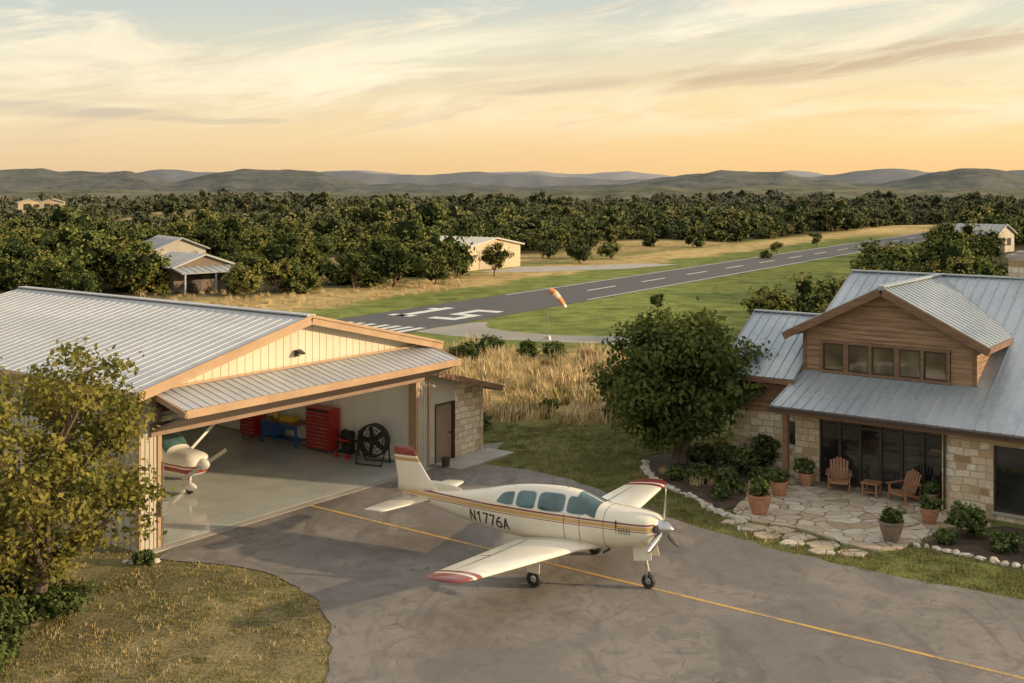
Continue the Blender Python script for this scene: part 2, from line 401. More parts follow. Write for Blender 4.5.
# ------------------------------------------------------------------ terrain
RD = np.array([.534, .845]); RP = np.array([.845, -.534]); R0 = np.array([-8.6, 86.5])
LX = [-400, -60, -24, -10, 2.4, 31.9, 79, 97, 112, 170, 500]; LY = [92, 96, 103, 122, 152, 190, 262, 295, 330, 335, 335]
RY = [0, 58, 75, 92, 134, 197, 262, 320]; RX = [14, 14, 17, 25, 47, 76, 106, 140]
def sm(a, b, x):
    t = np.clip((x - a) / (b - a), 0, 1); return t * t * (3 - 2 * t)
def smf(a, b, x):
    t = min(max((x - a) / (b - a), 0.0), 1.0); return t * t * (3 - 2 * t)
def gz(x, y):
    k = max(smf(270, 480, y), smf(130, 260, y) * smf(-30, -110, x))
    z = 0.0
    if k > 0:
        n = noise.noise(Vector((x / 170, y / 110, 1.7))) * 8 + noise.noise(Vector((x / 70, y / 55, 5.1))) * 3.0
        z = k * (n - 3.2)
    return z - smf(700, 1400, y) * 6
def ground():
    xs = np.concatenate([-60 - np.geomspace(2, 9000, 110)[::-1], np.arange(-60, 90, .7), 90 + np.geomspace(2, 9000, 110)])
    ys = np.concatenate([-np.geomspace(1, 500, 14)[::-1], np.arange(0, 135, .7), 135 + np.geomspace(1, 11000, 150)])
    nx, ny = len(xs), len(ys)
    X, Y = np.meshgrid(xs, ys)
    x = X.ravel(); y = Y.ravel()
    z = np.array([gz(a, b) if b > 130 else 0.0 for a, b in zip(x, y)])
    co = np.stack([x, y, z], 1)
    nn = np.array([noise.noise(Vector((a / 7, b / 7, 0))) if b < 400 else 0 for a, b in zip(x, y)])
    n2 = np.array([noise.noise(Vector((a / 25, b / 25, 4))) for a, b in zip(x, y)])
    xw = x + nn * 3; yw = y + nn * 3
    gold = np.array([.42, .31, .13]); lawn = np.array([.125, .13, .043]); dry = np.array([.25, .20, .10]); fl = np.array([.08, .07, .03]); bright = np.array([.17, .20, .05])
    C = np.tile(lawn, (len(x), 1))
    def mix(C, m, c): return C * (1 - m[:, None]) + c * m[:, None]
    C = mix(C, sm(-2, -4, x) * sm(34, 31, y) * (.55 + .45 * sm(-.35, .2, nn + n2)), dry)
    C = mix(C, sm(46, 51, yw) * sm(74, 68, yw), gold * .85)
    C = mix(C, sm(68, 74, yw), bright)
    C = mix(C, sm(46, 50, yw) * sm(4, 9, xw - (yw - 55) * .2), bright * .85)
    rel = np.stack([x, y], 1) - R0
    q = rel @ RP; s = rel @ RD
    qn = q + nn * 2.5
    C = mix(C, sm(-9.5, -12, qn) * sm(66, 72, y), gold * 1.1)
    C = mix(C, sm(-14, -15.5, qn) * sm(-19, -22, qn) * sm(70, 80, y) * .7, bright)
    C = mix(C, sm(15, 24, qn) * sm(110, 135, y), gold * .8)
    C = mix(C, sm(225, 250, yw) * .8, gold * 1.1)
    C = mix(C, sm(-14, -22, xw) * sm(50, 60, y), gold)
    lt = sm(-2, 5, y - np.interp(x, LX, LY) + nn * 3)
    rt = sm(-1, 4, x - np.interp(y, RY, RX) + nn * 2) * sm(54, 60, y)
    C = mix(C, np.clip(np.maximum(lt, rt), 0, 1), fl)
    n3 = np.array([noise.noise(Vector((a / 34, b / 45, 14))) if b > 100 else 0 for a, b in zip(x, y)])
    C = mix(C, np.clip(np.maximum(lt, rt), 0, 1) * sm(.15, .32, n3), gold * .9)
    C = mix(C, sm(300, 1000, y) * .6, np.array([.17, .165, .13]))  # far ground colour blended towards a painted haze tone
    C = C * (1 + .25 * n2[:, None])
    ii = np.arange(nx * ny).reshape(ny, nx)
    F = np.stack([ii[:-1, :-1].ravel(), ii[:-1, 1:].ravel(), ii[1:, 1:].ravel(), ii[1:, :-1].ravel()], 1)
    me = bpy.data.meshes.new('ground')
    me.vertices.add(len(co)); me.vertices.foreach_set('co', co.ravel())
    me.loops.add(F.size); me.loops.foreach_set('vertex_index', F.ravel())
    me.polygons.add(len(F)); me.polygons.foreach_set('loop_start', np.arange(0, F.size, 4)); me.polygons.foreach_set('loop_total', np.full(len(F), 4))
    me.update(calc_edges=True)
    me.polygons.foreach_set('use_smooth', [True] * len(F))
    at = me.color_attributes.new('gcol', 'FLOAT_COLOR', 'POINT')
    at.data.foreach_set('color', np.concatenate([C, np.ones((len(C), 1))], 1).ravel())
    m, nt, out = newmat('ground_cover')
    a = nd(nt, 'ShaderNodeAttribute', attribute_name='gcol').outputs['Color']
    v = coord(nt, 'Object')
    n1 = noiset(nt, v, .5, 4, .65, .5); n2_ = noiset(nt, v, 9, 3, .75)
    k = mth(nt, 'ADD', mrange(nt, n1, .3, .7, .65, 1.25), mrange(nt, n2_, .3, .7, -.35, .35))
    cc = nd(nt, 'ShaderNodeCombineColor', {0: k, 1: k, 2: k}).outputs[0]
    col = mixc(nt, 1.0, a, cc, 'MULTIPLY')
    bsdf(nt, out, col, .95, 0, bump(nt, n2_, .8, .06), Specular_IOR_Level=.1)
    me.materials.append(m)
    o = bpy.data.objects.new('ground', me); COL.objects.link(o)
ground()

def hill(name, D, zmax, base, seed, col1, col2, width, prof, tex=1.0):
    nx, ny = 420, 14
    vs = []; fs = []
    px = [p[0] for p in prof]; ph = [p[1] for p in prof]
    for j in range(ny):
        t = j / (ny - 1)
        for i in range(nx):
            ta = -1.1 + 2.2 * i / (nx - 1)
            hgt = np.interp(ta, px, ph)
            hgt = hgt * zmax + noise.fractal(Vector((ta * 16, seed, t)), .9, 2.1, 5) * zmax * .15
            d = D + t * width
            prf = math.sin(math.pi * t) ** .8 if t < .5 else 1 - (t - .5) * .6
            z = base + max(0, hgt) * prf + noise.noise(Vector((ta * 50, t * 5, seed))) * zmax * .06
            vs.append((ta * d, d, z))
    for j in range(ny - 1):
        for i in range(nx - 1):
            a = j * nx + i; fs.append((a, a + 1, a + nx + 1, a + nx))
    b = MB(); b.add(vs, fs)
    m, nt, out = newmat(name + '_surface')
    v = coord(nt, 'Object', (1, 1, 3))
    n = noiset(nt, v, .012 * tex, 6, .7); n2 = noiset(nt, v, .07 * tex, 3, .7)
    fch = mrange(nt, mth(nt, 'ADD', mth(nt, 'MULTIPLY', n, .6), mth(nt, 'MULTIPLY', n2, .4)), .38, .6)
    bsdf(nt, out, mixc(nt, fch, col1, col2), .95, 0, Specular_IOR_Level=.05)  # distance haze put into each ridge's colour pair, paler and bluer farther off
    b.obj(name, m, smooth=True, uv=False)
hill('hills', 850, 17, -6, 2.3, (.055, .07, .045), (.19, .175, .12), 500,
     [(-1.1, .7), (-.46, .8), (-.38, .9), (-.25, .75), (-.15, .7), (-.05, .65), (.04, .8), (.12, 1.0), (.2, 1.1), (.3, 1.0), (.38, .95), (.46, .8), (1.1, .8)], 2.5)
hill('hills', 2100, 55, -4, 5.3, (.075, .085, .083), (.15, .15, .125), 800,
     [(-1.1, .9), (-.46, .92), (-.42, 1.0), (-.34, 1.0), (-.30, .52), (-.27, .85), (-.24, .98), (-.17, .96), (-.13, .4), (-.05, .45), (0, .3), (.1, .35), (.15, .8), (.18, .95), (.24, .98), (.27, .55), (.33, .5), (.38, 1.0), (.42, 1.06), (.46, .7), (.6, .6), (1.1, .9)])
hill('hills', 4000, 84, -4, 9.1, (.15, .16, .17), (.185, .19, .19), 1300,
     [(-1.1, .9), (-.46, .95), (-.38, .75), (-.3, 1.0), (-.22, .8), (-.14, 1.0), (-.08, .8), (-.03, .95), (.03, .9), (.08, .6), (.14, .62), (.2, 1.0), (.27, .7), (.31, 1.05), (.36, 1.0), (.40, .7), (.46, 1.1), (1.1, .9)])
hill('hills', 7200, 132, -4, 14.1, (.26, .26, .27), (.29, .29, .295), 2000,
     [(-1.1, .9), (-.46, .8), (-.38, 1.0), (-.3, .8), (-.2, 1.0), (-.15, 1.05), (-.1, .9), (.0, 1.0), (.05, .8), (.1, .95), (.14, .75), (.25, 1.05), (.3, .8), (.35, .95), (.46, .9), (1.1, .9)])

# ------------------------------------------------------------------ pavements
apron = smoothpoly([(-9.6, 30.3), (-6.8, 29.5), (-5.1, 27.8), (-4.2, 25.7), (-3.8, 22.7), (-3.9, 18)], 6)
apron_r = smoothpoly([(25, 19.6), (12.4, 27.3), (8.5, 30), (6.6, 31.9), (5.0, 33.7), (2.9, 37.2), (1.0, 39.5), (-1.1, 40.6)], 6)
poly = wob(apron, .18, 1.6) + [(-4, 3), (25, 3)] + wob(apron_r, .25) + [(-.3, 44.2), (-1.6, 43.6), (-3.4, 41), (-9.4, 31.8)]
sheet('apron_pavement', poly, .02, M['asphalt'])
b = MB(); b.beam((-6.53, 35.5, .024), (20.2, 15.6, .024), .12, .002)
b.obj('apron_line_marking', M['line_yellow'])
def rw(s, q): p = R0 + RD * s + RP * (q + 1.2); return (p[0], p[1])
def quadsheet(b, s0, s1, q0, q1, z):
    b.add([(*rw(s0, q0), z), (*rw(s1, q0), z), (*rw(s1, q1), z), (*rw(s0, q1), z)], [(0, 1, 2, 3)])
b = MB(); quadsheet(b, -16, 210, -4.7, 4.7, .02)
b.obj('runway', M['asphalt_run'])
b = MB()
for s in range(28, 200, 12): quadsheet(b, s, s + 6, -.14, .14, .026)
quadsheet(b, 20, 208, -4.4, -4.2, .026); quadsheet(b, 20, 208, 4.2, 4.4, .026)
for k in range(8):
    q = -3.9 + k * 1.05 + (.25 if k > 3 else 0)
    quadsheet(b, -10, -4, q, q + .55, .026)
for (s0, s1, q0, q1) in [(1, 8, -2.6, -1.7), (1, 2.0, -3.3, -1.0), (6.2, 7.2, -3.3, -2.6),
                         (6.9, 8, .6, 3.2), (4.8, 6.9, .6, 1.4), (3.9, 4.8, .6, 3.2), (2.1, 3.9, 2.4, 3.2), (1, 2.1, .6, 3.2)]:
    quadsheet(b, s0, s1, q0, q1, .026)
b.obj('runway_markings', M['white_paint'])
sheet('taxiway', smoothpoly([(-7, 79), (-4, 76), (1, 73.5), (9, 72), (9, 75.3), (3, 76.5), (-1.5, 80), (-2, 84), (-5, 81)], 5, True), .012, M['taxi'])
sheet('far_apron_pavement', [(1, 143), (-4, 133.5), (3, 134), (14, 139), (22, 147), (17, 149), (8, 143.5)], .015, M['concrete'])
PAT = wob(smoothpoly([(9.0, 38.0), (7.6, 36.2), (6.8, 34.6), (7.2, 33.6), (8.4, 32.9), (9.3, 31.6), (10.1, 30.9), (11.3, 31.6), (12.7, 32.9), (14.2, 33.5), (13, 37), (10.0, 38.9)], 6, True), .15, 2)
bb = MB(); bb.prism_xy(PAT, -.02, .06); bb.obj('flagstone_patio', M['flag'])
bb = MB()
for cx, cy, r in [(7.0, 33.0, .42), (7.75, 32.75, .4), (7.3, 32.3, .38), (8.15, 32.15, .42), (7.9, 31.6, .36), (8.7, 31.45, .44), (8.5, 30.9, .36), (9.3, 30.75, .4), (6.6, 33.6, .3)]:
    n = R.randint(5, 7); a0 = R.random() * 6
    bb.prism_xy([(cx + r * (1 + .4 * (R.random() - .5)) * 1.15 * math.cos(a0 + 6.283 * k / n), cy + r * (1 + .4 * (R.random() - .5)) * .9 * math.sin(a0 + 6.283 * k / n)) for k in range(n)], -.02, .055)
bb.obj('stepping_stones', M['flag'], bevel=.015)
bed = wob(smoothpoly([(4.9, 41.5), (4.9, 39.3), (5.4, 37.2), (6.1, 36.0), (6.5, 34.9), (7.2, 35.4), (8.0, 36.6), (9.2, 38.3), (8.4, 40.0), (7.5, 41.5), (6, 42.2)], 6, True), .1)
sheet('garden_bed', bed, .03, M['mulch'])
bed2 = [(11.5, 31.5), (13.6, 29.4), (17, 26.9), (19, 29), (14.6, 33.2), (13, 32.8)]
sheet('garden_bed', bed2, .032, M['mulch'])
import bmesh
def rocks(name, path, size, step):
    b = MB(); pts = smoothpoly(path, 30); acc = 0; last = pts[0]
    for p in pts[1:]:
        acc += math.dist(p, last); last = p
        if acc > step * R.uniform(.75, 1.2):
            acc = 0; bm = bmesh.new(); bmesh.ops.create_icosphere(bm, subdivisions=2, radius=1)
            s = [size * R.uniform(.6, 1.4), size * R.uniform(.5, 1.0), size * R.uniform(.35, .75)]; ro = R.random() * 6; sd_ = R.random() * 50
            vs = []
            for v in bm.verts:
                c = v.co * (1 + .5 * noise.noise(v.co * 1.7 + Vector((sd_, 0, 0))))
                x, y, z = c.x * s[0], c.y * s[1], c.z * s[2]
                vs.append((p[0] + x * math.cos(ro) - y * math.sin(ro), p[1] + x * math.sin(ro) + y * math.cos(ro), .03 + z))
            b.add(vs, [tuple(v.index for v in f.verts) for f in bm.faces]); bm.free()
    b.obj(name, M['rock'])
rocks('stone_edging', [(4.9, 41.2), (4.75, 39.4), (5.2, 37.4), (5.9, 36.1), (6.2, 34.9), (6.7, 34.1), (7.0, 33.6)], .17, .26)
rocks('stone_edging', [(11.0, 31.4), (11.6, 31.2), (13.5, 29.5), (15.5, 28.0), (17, 26.8)], .15, .26)
rocks('stone_edging', [(-10.6, 30.2), (-9.9, 29.9), (-9.4, 30.1)], .12, .3)

# ------------------------------------------------------------------ foliage
def leafquads(cent, size, nrm=None, asp=.55):
    n = len(cent)
    a = rng.normal(size=(n, 3))
    if nrm is not None: a = a * .75 + nrm
    a /= np.linalg.norm(a, axis=1)[:, None]
    t = rng.normal(size=(n, 3)); u = np.cross(a, t); u /= np.linalg.norm(u, axis=1)[:, None] + 1e-9
    v = np.cross(a, u)
    s = size * rng.uniform(.6, 1.35, n)[:, None]
    return np.stack([cent - u * s, cent - v * s * asp, cent + u * s, cent + v * s * asp], 1).reshape(-1, 3)
def tube(b, pts, r0, r1, n=7, mi=0):
    pts = [Vector(p) for p in pts]; N = len(pts); vs = []
    for i, p in enumerate(pts):
        d = (pts[min(i + 1, N - 1)] - pts[max(i - 1, 0)]).normalized()
        t = Vector((1, 0, 0)) if abs(d.x) < .8 else Vector((0, 1, 0))
        u = d.cross(t).normalized(); w_ = d.cross(u); r = r0 + (r1 - r0) * i / (N - 1)
        for k in range(n):
            an = 2 * math.pi * k / n; vs.append(p + u * math.cos(an) * r + w_ * math.sin(an) * r)
    fs = [(i * n + k, i * n + (k + 1) % n, (i + 1) * n + (k + 1) % n, (i + 1) * n + k) for i in range(N - 1) for k in range(n)]
    b.add(vs, fs, mi)
def make_tree(name, H, cr, zc0, nl, nleaf, ls, leafm, trunk_r=.16, seed=1, link=True, loc=None, core=.55, lobr=.42, clumps=14, multi=1, flat=.8, limbs=3, asp=.6):
    global rng
    rr = random.Random(seed); rng = np.random.default_rng(seed)
    b = MB(); lob = []
    zc = (H + zc0) / 2; hz = (H - zc0) / 2
    for i in range(nl):
        for _ in range(30):
            d = Vector((rr.gauss(0, 1), rr.gauss(0, 1), rr.gauss(0, 1) * .9)).normalized() * (rr.random() ** .45)
            c = Vector((d.x * cr * (1 - lobr * .8), d.y * cr * (1 - lobr * .8), zc + d.z * hz * (1 - lobr * .8)))
            if all((c - l[0]).length > cr * .28 for l in lob): break
        lob.append((c, cr * lobr * rr.uniform(.7, 1.2)))
    bases = [Vector((rr.uniform(-.15, .15) * (multi > 1), rr.uniform(-.15, .15) * (multi > 1), 0)) for _ in range(multi)]
    if trunk_r > 0:
        fork = max(zc0, .3) + (H - zc0) * .12
        tops = []
        for bs_ in bases:
            top = Vector((bs_.x * 3 + rr.uniform(-.15, .15), bs_.y * 3 + rr.uniform(-.15, .15), fork)); tops.append(top)
            mid = (bs_ + top) / 2 + Vector((rr.uniform(-.1, .1), rr.uniform(-.1, .1), 0))
            tube(b, [bs_ - Vector((0, 0, .1)), bs_ + Vector((0, 0, .12)), mid, top], trunk_r * 1.25, trunk_r * .75, 9)
        for c, r in lob:
            t = tops[rr.randrange(len(tops))]
            m1 = t.lerp(c, .5) + Vector((rr.uniform(-.2, .2), rr.uniform(-.2, .2), -.12 * (c - t).length * .5))
            tube(b, [t - Vector((0, 0, .1)), m1, c], trunk_r * .5, trunk_r * .12, 6)
            for _ in range(limbs):
                e = c + Vector((rr.gauss(0, 1), rr.gauss(0, 1), rr.gauss(0, 1))).normalized() * r * .85
                tube(b, [m1.lerp(c, .5), (c + e) / 2 + Vector((0, 0, .08)), e], trunk_r * .2, trunk_r * .05, 4)
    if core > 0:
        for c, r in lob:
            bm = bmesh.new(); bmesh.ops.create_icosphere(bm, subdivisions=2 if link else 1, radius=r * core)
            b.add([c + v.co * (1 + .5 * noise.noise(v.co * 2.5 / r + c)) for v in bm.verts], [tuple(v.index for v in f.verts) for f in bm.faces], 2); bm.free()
    cents = []; norms = []
    W = np.array([r ** 2 for c, r in lob]); W /= W.sum()
    for (c, r), wgt in zip(lob, W):
        k = max(6, int(nleaf * wgt)); nc = clumps
        dirs = rng.normal(size=(nc, 3)); dirs /= np.linalg.norm(dirs, axis=1)[:, None]
        dirs[:, 2] = dirs[:, 2] * flat + .1
        cc = np.array(c) + dirs * r * rng.uniform(.6, 1.08, nc)[:, None]
        idx = rng.integers(0, nc, k)
        p = cc[idx] + rng.normal(size=(k, 3)) * r * .24 * np.array([1, 1, .7])
        cents.append(p); nn_ = (p - np.array(c)); nn_ /= np.linalg.norm(nn_, axis=1)[:, None] + 1e-6
        norms.append(nn_ * .8 + np.array([0, 0, .5]))
    cents = np.concatenate(cents); norms = np.concatenate(norms)
    V = leafquads(cents, ls, norms, asp)
    o0 = len(b.v); nb = len(b.v)
    b.v += [tuple(v) for v in V.tolist()]
    b.f += [(o0 + 4 * i, o0 + 4 * i + 1, o0 + 4 * i + 2, o0 + 4 * i + 3) for i in range(len(cents))]
    b.m += [1] * len(cents)
    me = bpy.data.meshes.new(name); me.from_pydata(b.v, [], b.f)
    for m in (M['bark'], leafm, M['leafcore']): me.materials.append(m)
    me.polygons.foreach_set('material_index', b.m)
    at = me.attributes.new('lv', 'FLOAT', 'POINT')
    at.data.foreach_set('value', np.concatenate([np.zeros(nb), np.repeat(rng.random(len(cents)), 4)]))
    o = bpy.data.objects.new(name, me)
    if link: COL.objects.link(o)
    if loc: o.location = loc
    return o

def scatter(name, pts, variants):
    me = bpy.data.meshes.new(name); me.from_pydata([p[:3] for p in pts], [], [])
    for nm, ty, k in (('scl', 'FLOAT', 3), ('rotz', 'FLOAT', 4), ('idx', 'INT', 5)):
        a = me.attributes.new(nm, ty, 'POINT'); a.data.foreach_set('value', [p[k] for p in pts])
    o = bpy.data.objects.new(name, me); COL.objects.link(o)
    cl = bpy.data.collections.new(name + '_variants')
    for v in variants: cl.objects.link(v)
    ng = bpy.data.node_groups.new(name + '_instancer', 'GeometryNodeTree')
    ng.interface.new_socket('Geometry', in_out='INPUT', socket_type='NodeSocketGeometry')
    ng.interface.new_socket('Geometry', in_out='OUTPUT', socket_type='NodeSocketGeometry')
    gi = ng.nodes.new('NodeGroupInput'); go = ng.nodes.new('NodeGroupOutput')
    ci = ng.nodes.new('GeometryNodeCollectionInfo'); ci.inputs['Collection'].default_value = cl
    ci.inputs['Separate Children'].default_value = True; ci.inputs['Reset Children'].default_value = True
    ip = ng.nodes.new('GeometryNodeInstanceOnPoints')
    def attr(nm, ty):
        a = ng.nodes.new('GeometryNodeInputNamedAttribute'); a.data_type = ty; a.inputs['Name'].default_value = nm
        return [s for s in a.outputs if s.enabled and s.name == 'Attribute'][0]
    cx = ng.nodes.new('ShaderNodeCombineXYZ')
    L = ng.links.new
    L(attr('rotz', 'FLOAT'), cx.inputs[2])
    L(gi.outputs[0], ip.inputs['Points']); L(ci.outputs[0], ip.inputs['Instance'])
    ip.inputs['Pick Instance'].default_value = True
    L(attr('idx', 'INT'), ip.inputs['Instance Index']); L(cx.outputs[0], ip.inputs['Rotation']); L(attr('scl', 'FLOAT'), ip.inputs['Scale'])
    L(ip.outputs[0], go.inputs[0])
    md = o.modifiers.new('instancer', 'NODES'); md.node_group = ng
    return o

SH = [(4.6, 3.0, .05, 11), (5.6, 2.7, .1, 12), (3.8, 3.3, 0, 12), (5.0, 2.3, .1, 9), (2.8, 2.6, 0, 8)]
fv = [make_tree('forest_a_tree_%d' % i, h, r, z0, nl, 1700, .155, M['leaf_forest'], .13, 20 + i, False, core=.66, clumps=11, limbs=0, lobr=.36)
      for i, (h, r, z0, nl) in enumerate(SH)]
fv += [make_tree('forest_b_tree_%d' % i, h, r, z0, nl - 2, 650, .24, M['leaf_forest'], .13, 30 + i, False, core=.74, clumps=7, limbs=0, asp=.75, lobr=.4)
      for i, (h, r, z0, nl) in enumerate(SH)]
pts = []
bld = [(-29, 113, 8), (-40, 138, 8), (-2, 141, 10), (81, 176, 9)]
view = [(-32.5, 110, 9, 35), (-41, 134, 8, 60), (78, 173, 11, 95)]
def inforest(x, y):
    if any(math.hypot(x - a, y - b_) < r for a, b_, r in bld): return False
    for a, b_, wd, dep in view:
        if b_ - dep < y < b_ and abs(x - a * y / b_) < wd * .42 * y / b_: return False
    rel = (x - R0[0], y - R0[1]); q = rel[0] * RP[0] + rel[1] * RP[1]; s = rel[0] * RD[0] + rel[1] * RD[1]
    if abs(q - 1.2) < 10 and s < 225: return False
    e = 2.5 * noise.noise(Vector((x / 9, y / 9, 3)))
    if y > np.interp(x, LX, LY) + 1 + e * 2: return True
    if y > 60 and x > np.interp(y, RY, RX) + 2 + e * .5: return True
    return False
y = 60.0
while y < 860:
    st = 2.7 if y < 170 else (3.0 + max(0, y - 260) * .008)
    half = .53 * y + 20
    x = -half
    while x < half:
        px = x + R.uniform(-1.2, 1.2) * st; py = y + R.uniform(-1.2, 1.2) * st
        n_ = noise.noise(Vector((px / 34, py / 45, 14)))
        n5 = noise.noise(Vector((px / 13, py / 13, 2)))
        dens = .72 + .9 * n5
        if n_ > .2 and py > 112: dens *= .12
        if inforest(px, py) and R.random() < dens:
            cl_ = noise.noise(Vector((px / 22, py / 22, 21)))
            sc = (.82 + .75 * cl_ + R.choice([-.4, -.2, 0, 0, .1, .45]) * R.random()) * (1 + max(0, (py - 300)) * .0009)
            sc = min(max(.3, sc), 1.7)
            if px > 0 and py < 80: sc = min(sc, .75)
            pts.append((px, py, gz(px, py) - .15, sc, R.random() * 6.28, R.randrange(5) + (5 if py > 170 else 0)))
        x += st
    y += st
for px, py, sc in [(-24, 101, .85), (-12, 114, 1.25), (-14.2, 115, 1.1), (-15.8, 112, .95), (-8, 118, .7), (-6, 126, .9), (-20, 107, .6), (-2, 128, .75),
                   (9, 149, .8), (14, 158, .9), (12, 92.5, .28), (40, 170, .5), (52, 192, .45), (58, 215, .6), (36, 160, .35),
                   (17, 66, .72), (19.5, 70, .8), (22, 64, .75), (16.8, 73, .85), (19, 77, .95), (25, 68, .9), (21.5, 75, 1.0), (29, 62, .8), (16.5, 61, .6), (24, 82, .95), (27, 88, .9),
                   (34, 104, .9), (37, 109, 1), (41, 116, 1), (45, 121, 1.05), (31, 97, .8), (49, 128, 1.1), (-31, 100, .3), (-38.5, 100, .8), (-26.5, 108, .6)]:
    pts.append((px, py, -.1, sc, R.random() * 6, R.randrange(5)))
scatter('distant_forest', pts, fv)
NF = len(pts)

make_tree('oak_tree', 6.6, 3.05, .5, 25, 18000, .075, M['leaf_gold'], .17, 47, loc=(-11.1, 25.8, 0), core=0, lobr=.26, clumps=20, multi=3)
make_tree('live_oak_tree', 5.3, 3.0, .9, 20, 23000, .105, M['leaf_oak'], .17, 52, loc=(6.1, 41, 0), core=.5, lobr=.36, clumps=24, multi=2)

def shrub(name, x, y, h, r, leafm=None, z=0, n=1500, ls=.065, seed=None, parent=None):
    o = make_tree(name, h, r, h * .05, 6, n, ls, leafm or M['leaf_shrub'], 0, seed or R.randrange(9999), loc=(x, y, z), core=.6, lobr=.5, clumps=14)
    if parent: o.parent = parent
    return o
for x, y_, h, r in [(6.4, 38.3, .6, .5), (7.1, 37.0, .75, .6), (8.0, 38.8, 1.2, .7), (8.9, 39.7, 1.5, .7), (6.9, 40.6, .8, .6), (7.7, 39.7, 1.1, .6), (6.7, 36.2, .4, .35), (5.6, 38.6, .45, .4), (8.3, 37.7, .7, .45),
                    (12.95, 32.2, .95, .6), (13.5, 31.0, .5, .5), (14.5, 30.4, .6, .5), (12.2, 31.6, .35, .3), (15.5, 29.6, .6, .5), (16.5, 29.0, .5, .5),
                    (-10.5, 25.9, .9, .8), (-11.4, 24.6, 1.0, .9), (-12.0, 25.8, 1.5, 1.0), (-10.9, 23.4, .7, .7), (-9.8, 29.9, .3, .3)]:
    shrub('shrub', x, y_, h, r)
for x, y_, h, r in [(-1.2, 66.5, 1.3, 1.1), (-2.8, 64.5, 1.1, .9), (.8, 65.5, 1.0, .8), (4.5, 48.5, .6, .7), (9.0, 62, 1.0, .9), (-1.6, 46.5, .8, .8), (2.6, 67, .8, .9), (12.3, 57, 1.2, 1), (5.5, 55, .6, .7), (1.5, 50, .5, .6)]:
    shrub('prairie_shrub', x, y_, h, r, n=900, ls=.1)

def tuft(name, nb, rad, h, wd, mat, seed, lean=.35):
    g = np.random.default_rng(seed); V = []; F = []; A = []
    for i in range(nb):
        a = g.random() * 6.283; r = rad * math.sqrt(g.random()); x, y = r * math.cos(a), r * math.sin(a)
        hh = h * g.uniform(.5, 1.2); la = g.random() * 6.283; l = hh * lean * g.uniform(.2, 1.4)
        dx, dy = math.cos(la), math.sin(la); px, py = -dy * wd, dx * wd
        o = len(V)
        V += [(x - px, y - py, -.01), (x + px, y + py, -.01), (x + dx * l * .4 + px * .8, y + dy * l * .4 + py * .8, hh * .6), (x + dx * l * .4 - px * .8, y + dy * l * .4 - py * .8, hh * .6), (x + dx * l, y + dy * l, hh)]
        F += [(o, o + 1, o + 2, o + 3), (o + 3, o + 2, o + 4)]; A += [g.random()] * 5
    me = bpy.data.meshes.new(name); me.from_pydata(V, [], F); me.materials.append(mat)
    me.attributes.new('lv', 'FLOAT', 'POINT').data.foreach_set('value', A)
    return bpy.data.objects.new(name, me)
def inpoly(x, y, P):
    c = False; j = len(P) - 1
    for i in range(len(P)):
        if (P[i][1] > y) != (P[j][1] > y) and x < (P[j][0] - P[i][0]) * (y - P[i][1]) / (P[j][1] - P[i][1]) + P[i][0]: c = not c
        j = i
    return c
def hloc(x, y):
    dx, dy = x + 10.2, y - 30.8; return dx * .6 + dy * .8, -dx * .8 + dy * .6
def houseloc(x, y):
    dx, dy = x - 9.72, y - 38.61; return dx * .8 - dy * .6, dx * .6 + dy * .8
def blocked(x, y):
    if inpoly(x, y, poly) or inpoly(x, y, PAT) or inpoly(x, y, bed) or inpoly(x, y, bed2): return True
    u, v = hloc(x, y)
    if -.1 < u < 15.2 and -.05 < v < 16.3: return True
    if 12 < u < 15.5 and -1.4 < v < 0: return True
    a, c = houseloc(x, y)
    if (-2.6 < a < 13 and .3 < c < 12) or (-.1 < a < 13 and -1 < c < 12): return True
    return False
lg = [tuft('lawn_tuft_%d' % i, 22, .19, .075, .007, m, 60 + i) for i, m in enumerate([M['grass'], M['grass'], M['grass_mix'], M['grass_dry']])]
pts = []
def fill(x0, x1, y0, y1, dens, fn):
    for _ in range(int((x1 - x0) * (y1 - y0) * dens)):
        x = R.uniform(x0, x1); y = R.uniform(y0, y1)
        if blocked(x, y): continue
        p = fn(x, y)
        if p: pts.append((x, y, 0, p[0], R.random() * 6.28, p[1]))
def fl_(x, y):
    n = noise.noise(Vector((x / 1.8, y / 1.8, 1))) + .6 * noise.noise(Vector((x / .6, y / .6, 4)))
    if n < -.15: return None
    return (R.uniform(.4, 1.1), R.choice([0, 1, 2, 2]) if n > .2 else R.choice([0, 2, 2, 3, 3]))
def fr_(x, y):
    n = noise.noise(Vector((x / 3, y / 3, 7)))
    if y > 47.5: return None
    return (R.uniform(.6, 1.3), R.choice([0, 1, 1, 2, 2]) if n > -.2 else R.choice([2, 3, 1]))
fill(-16, -3.5, 20, 31, 32, fl_)
fill(-1.5, 9, 32, 48, 18, fr_)
fill(7, 22, 20, 33, 20, fr_)
scatter('lawn_grass', pts, lg)
NL = len(pts)
tg = [tuft('prairie_tuft_%d' % i, 46, .38, h, .018, m, 80 + i, .5) for i, (h, m) in enumerate([(.55, M['grass_gold']), (.75, M['grass_gold']), (.5, M['grass_dry']), (.4, M['grass_mix'])])]
pts = []
def fp_(x, y):
    n = noise.noise(Vector((x / 4, y / 4, 2))); n2 = noise.noise(Vector((x / 1.5, y / 1.5, 8)))
    lim = 5.3 + (y - 50) * .16 + n * 2
    if y < 48 + n * 2 or y > 67 + n * 3 or x > lim: return None
    if n2 < -.1: return None
    return (R.uniform(.5, 1.3) * (1 + n2 * .6), R.choice([0, 1, 0, 1, 2]) if n > -.1 else R.choice([2, 3, 3, 2, 0]))
fill(-10, 12, 46, 70, 4.2, fp_)
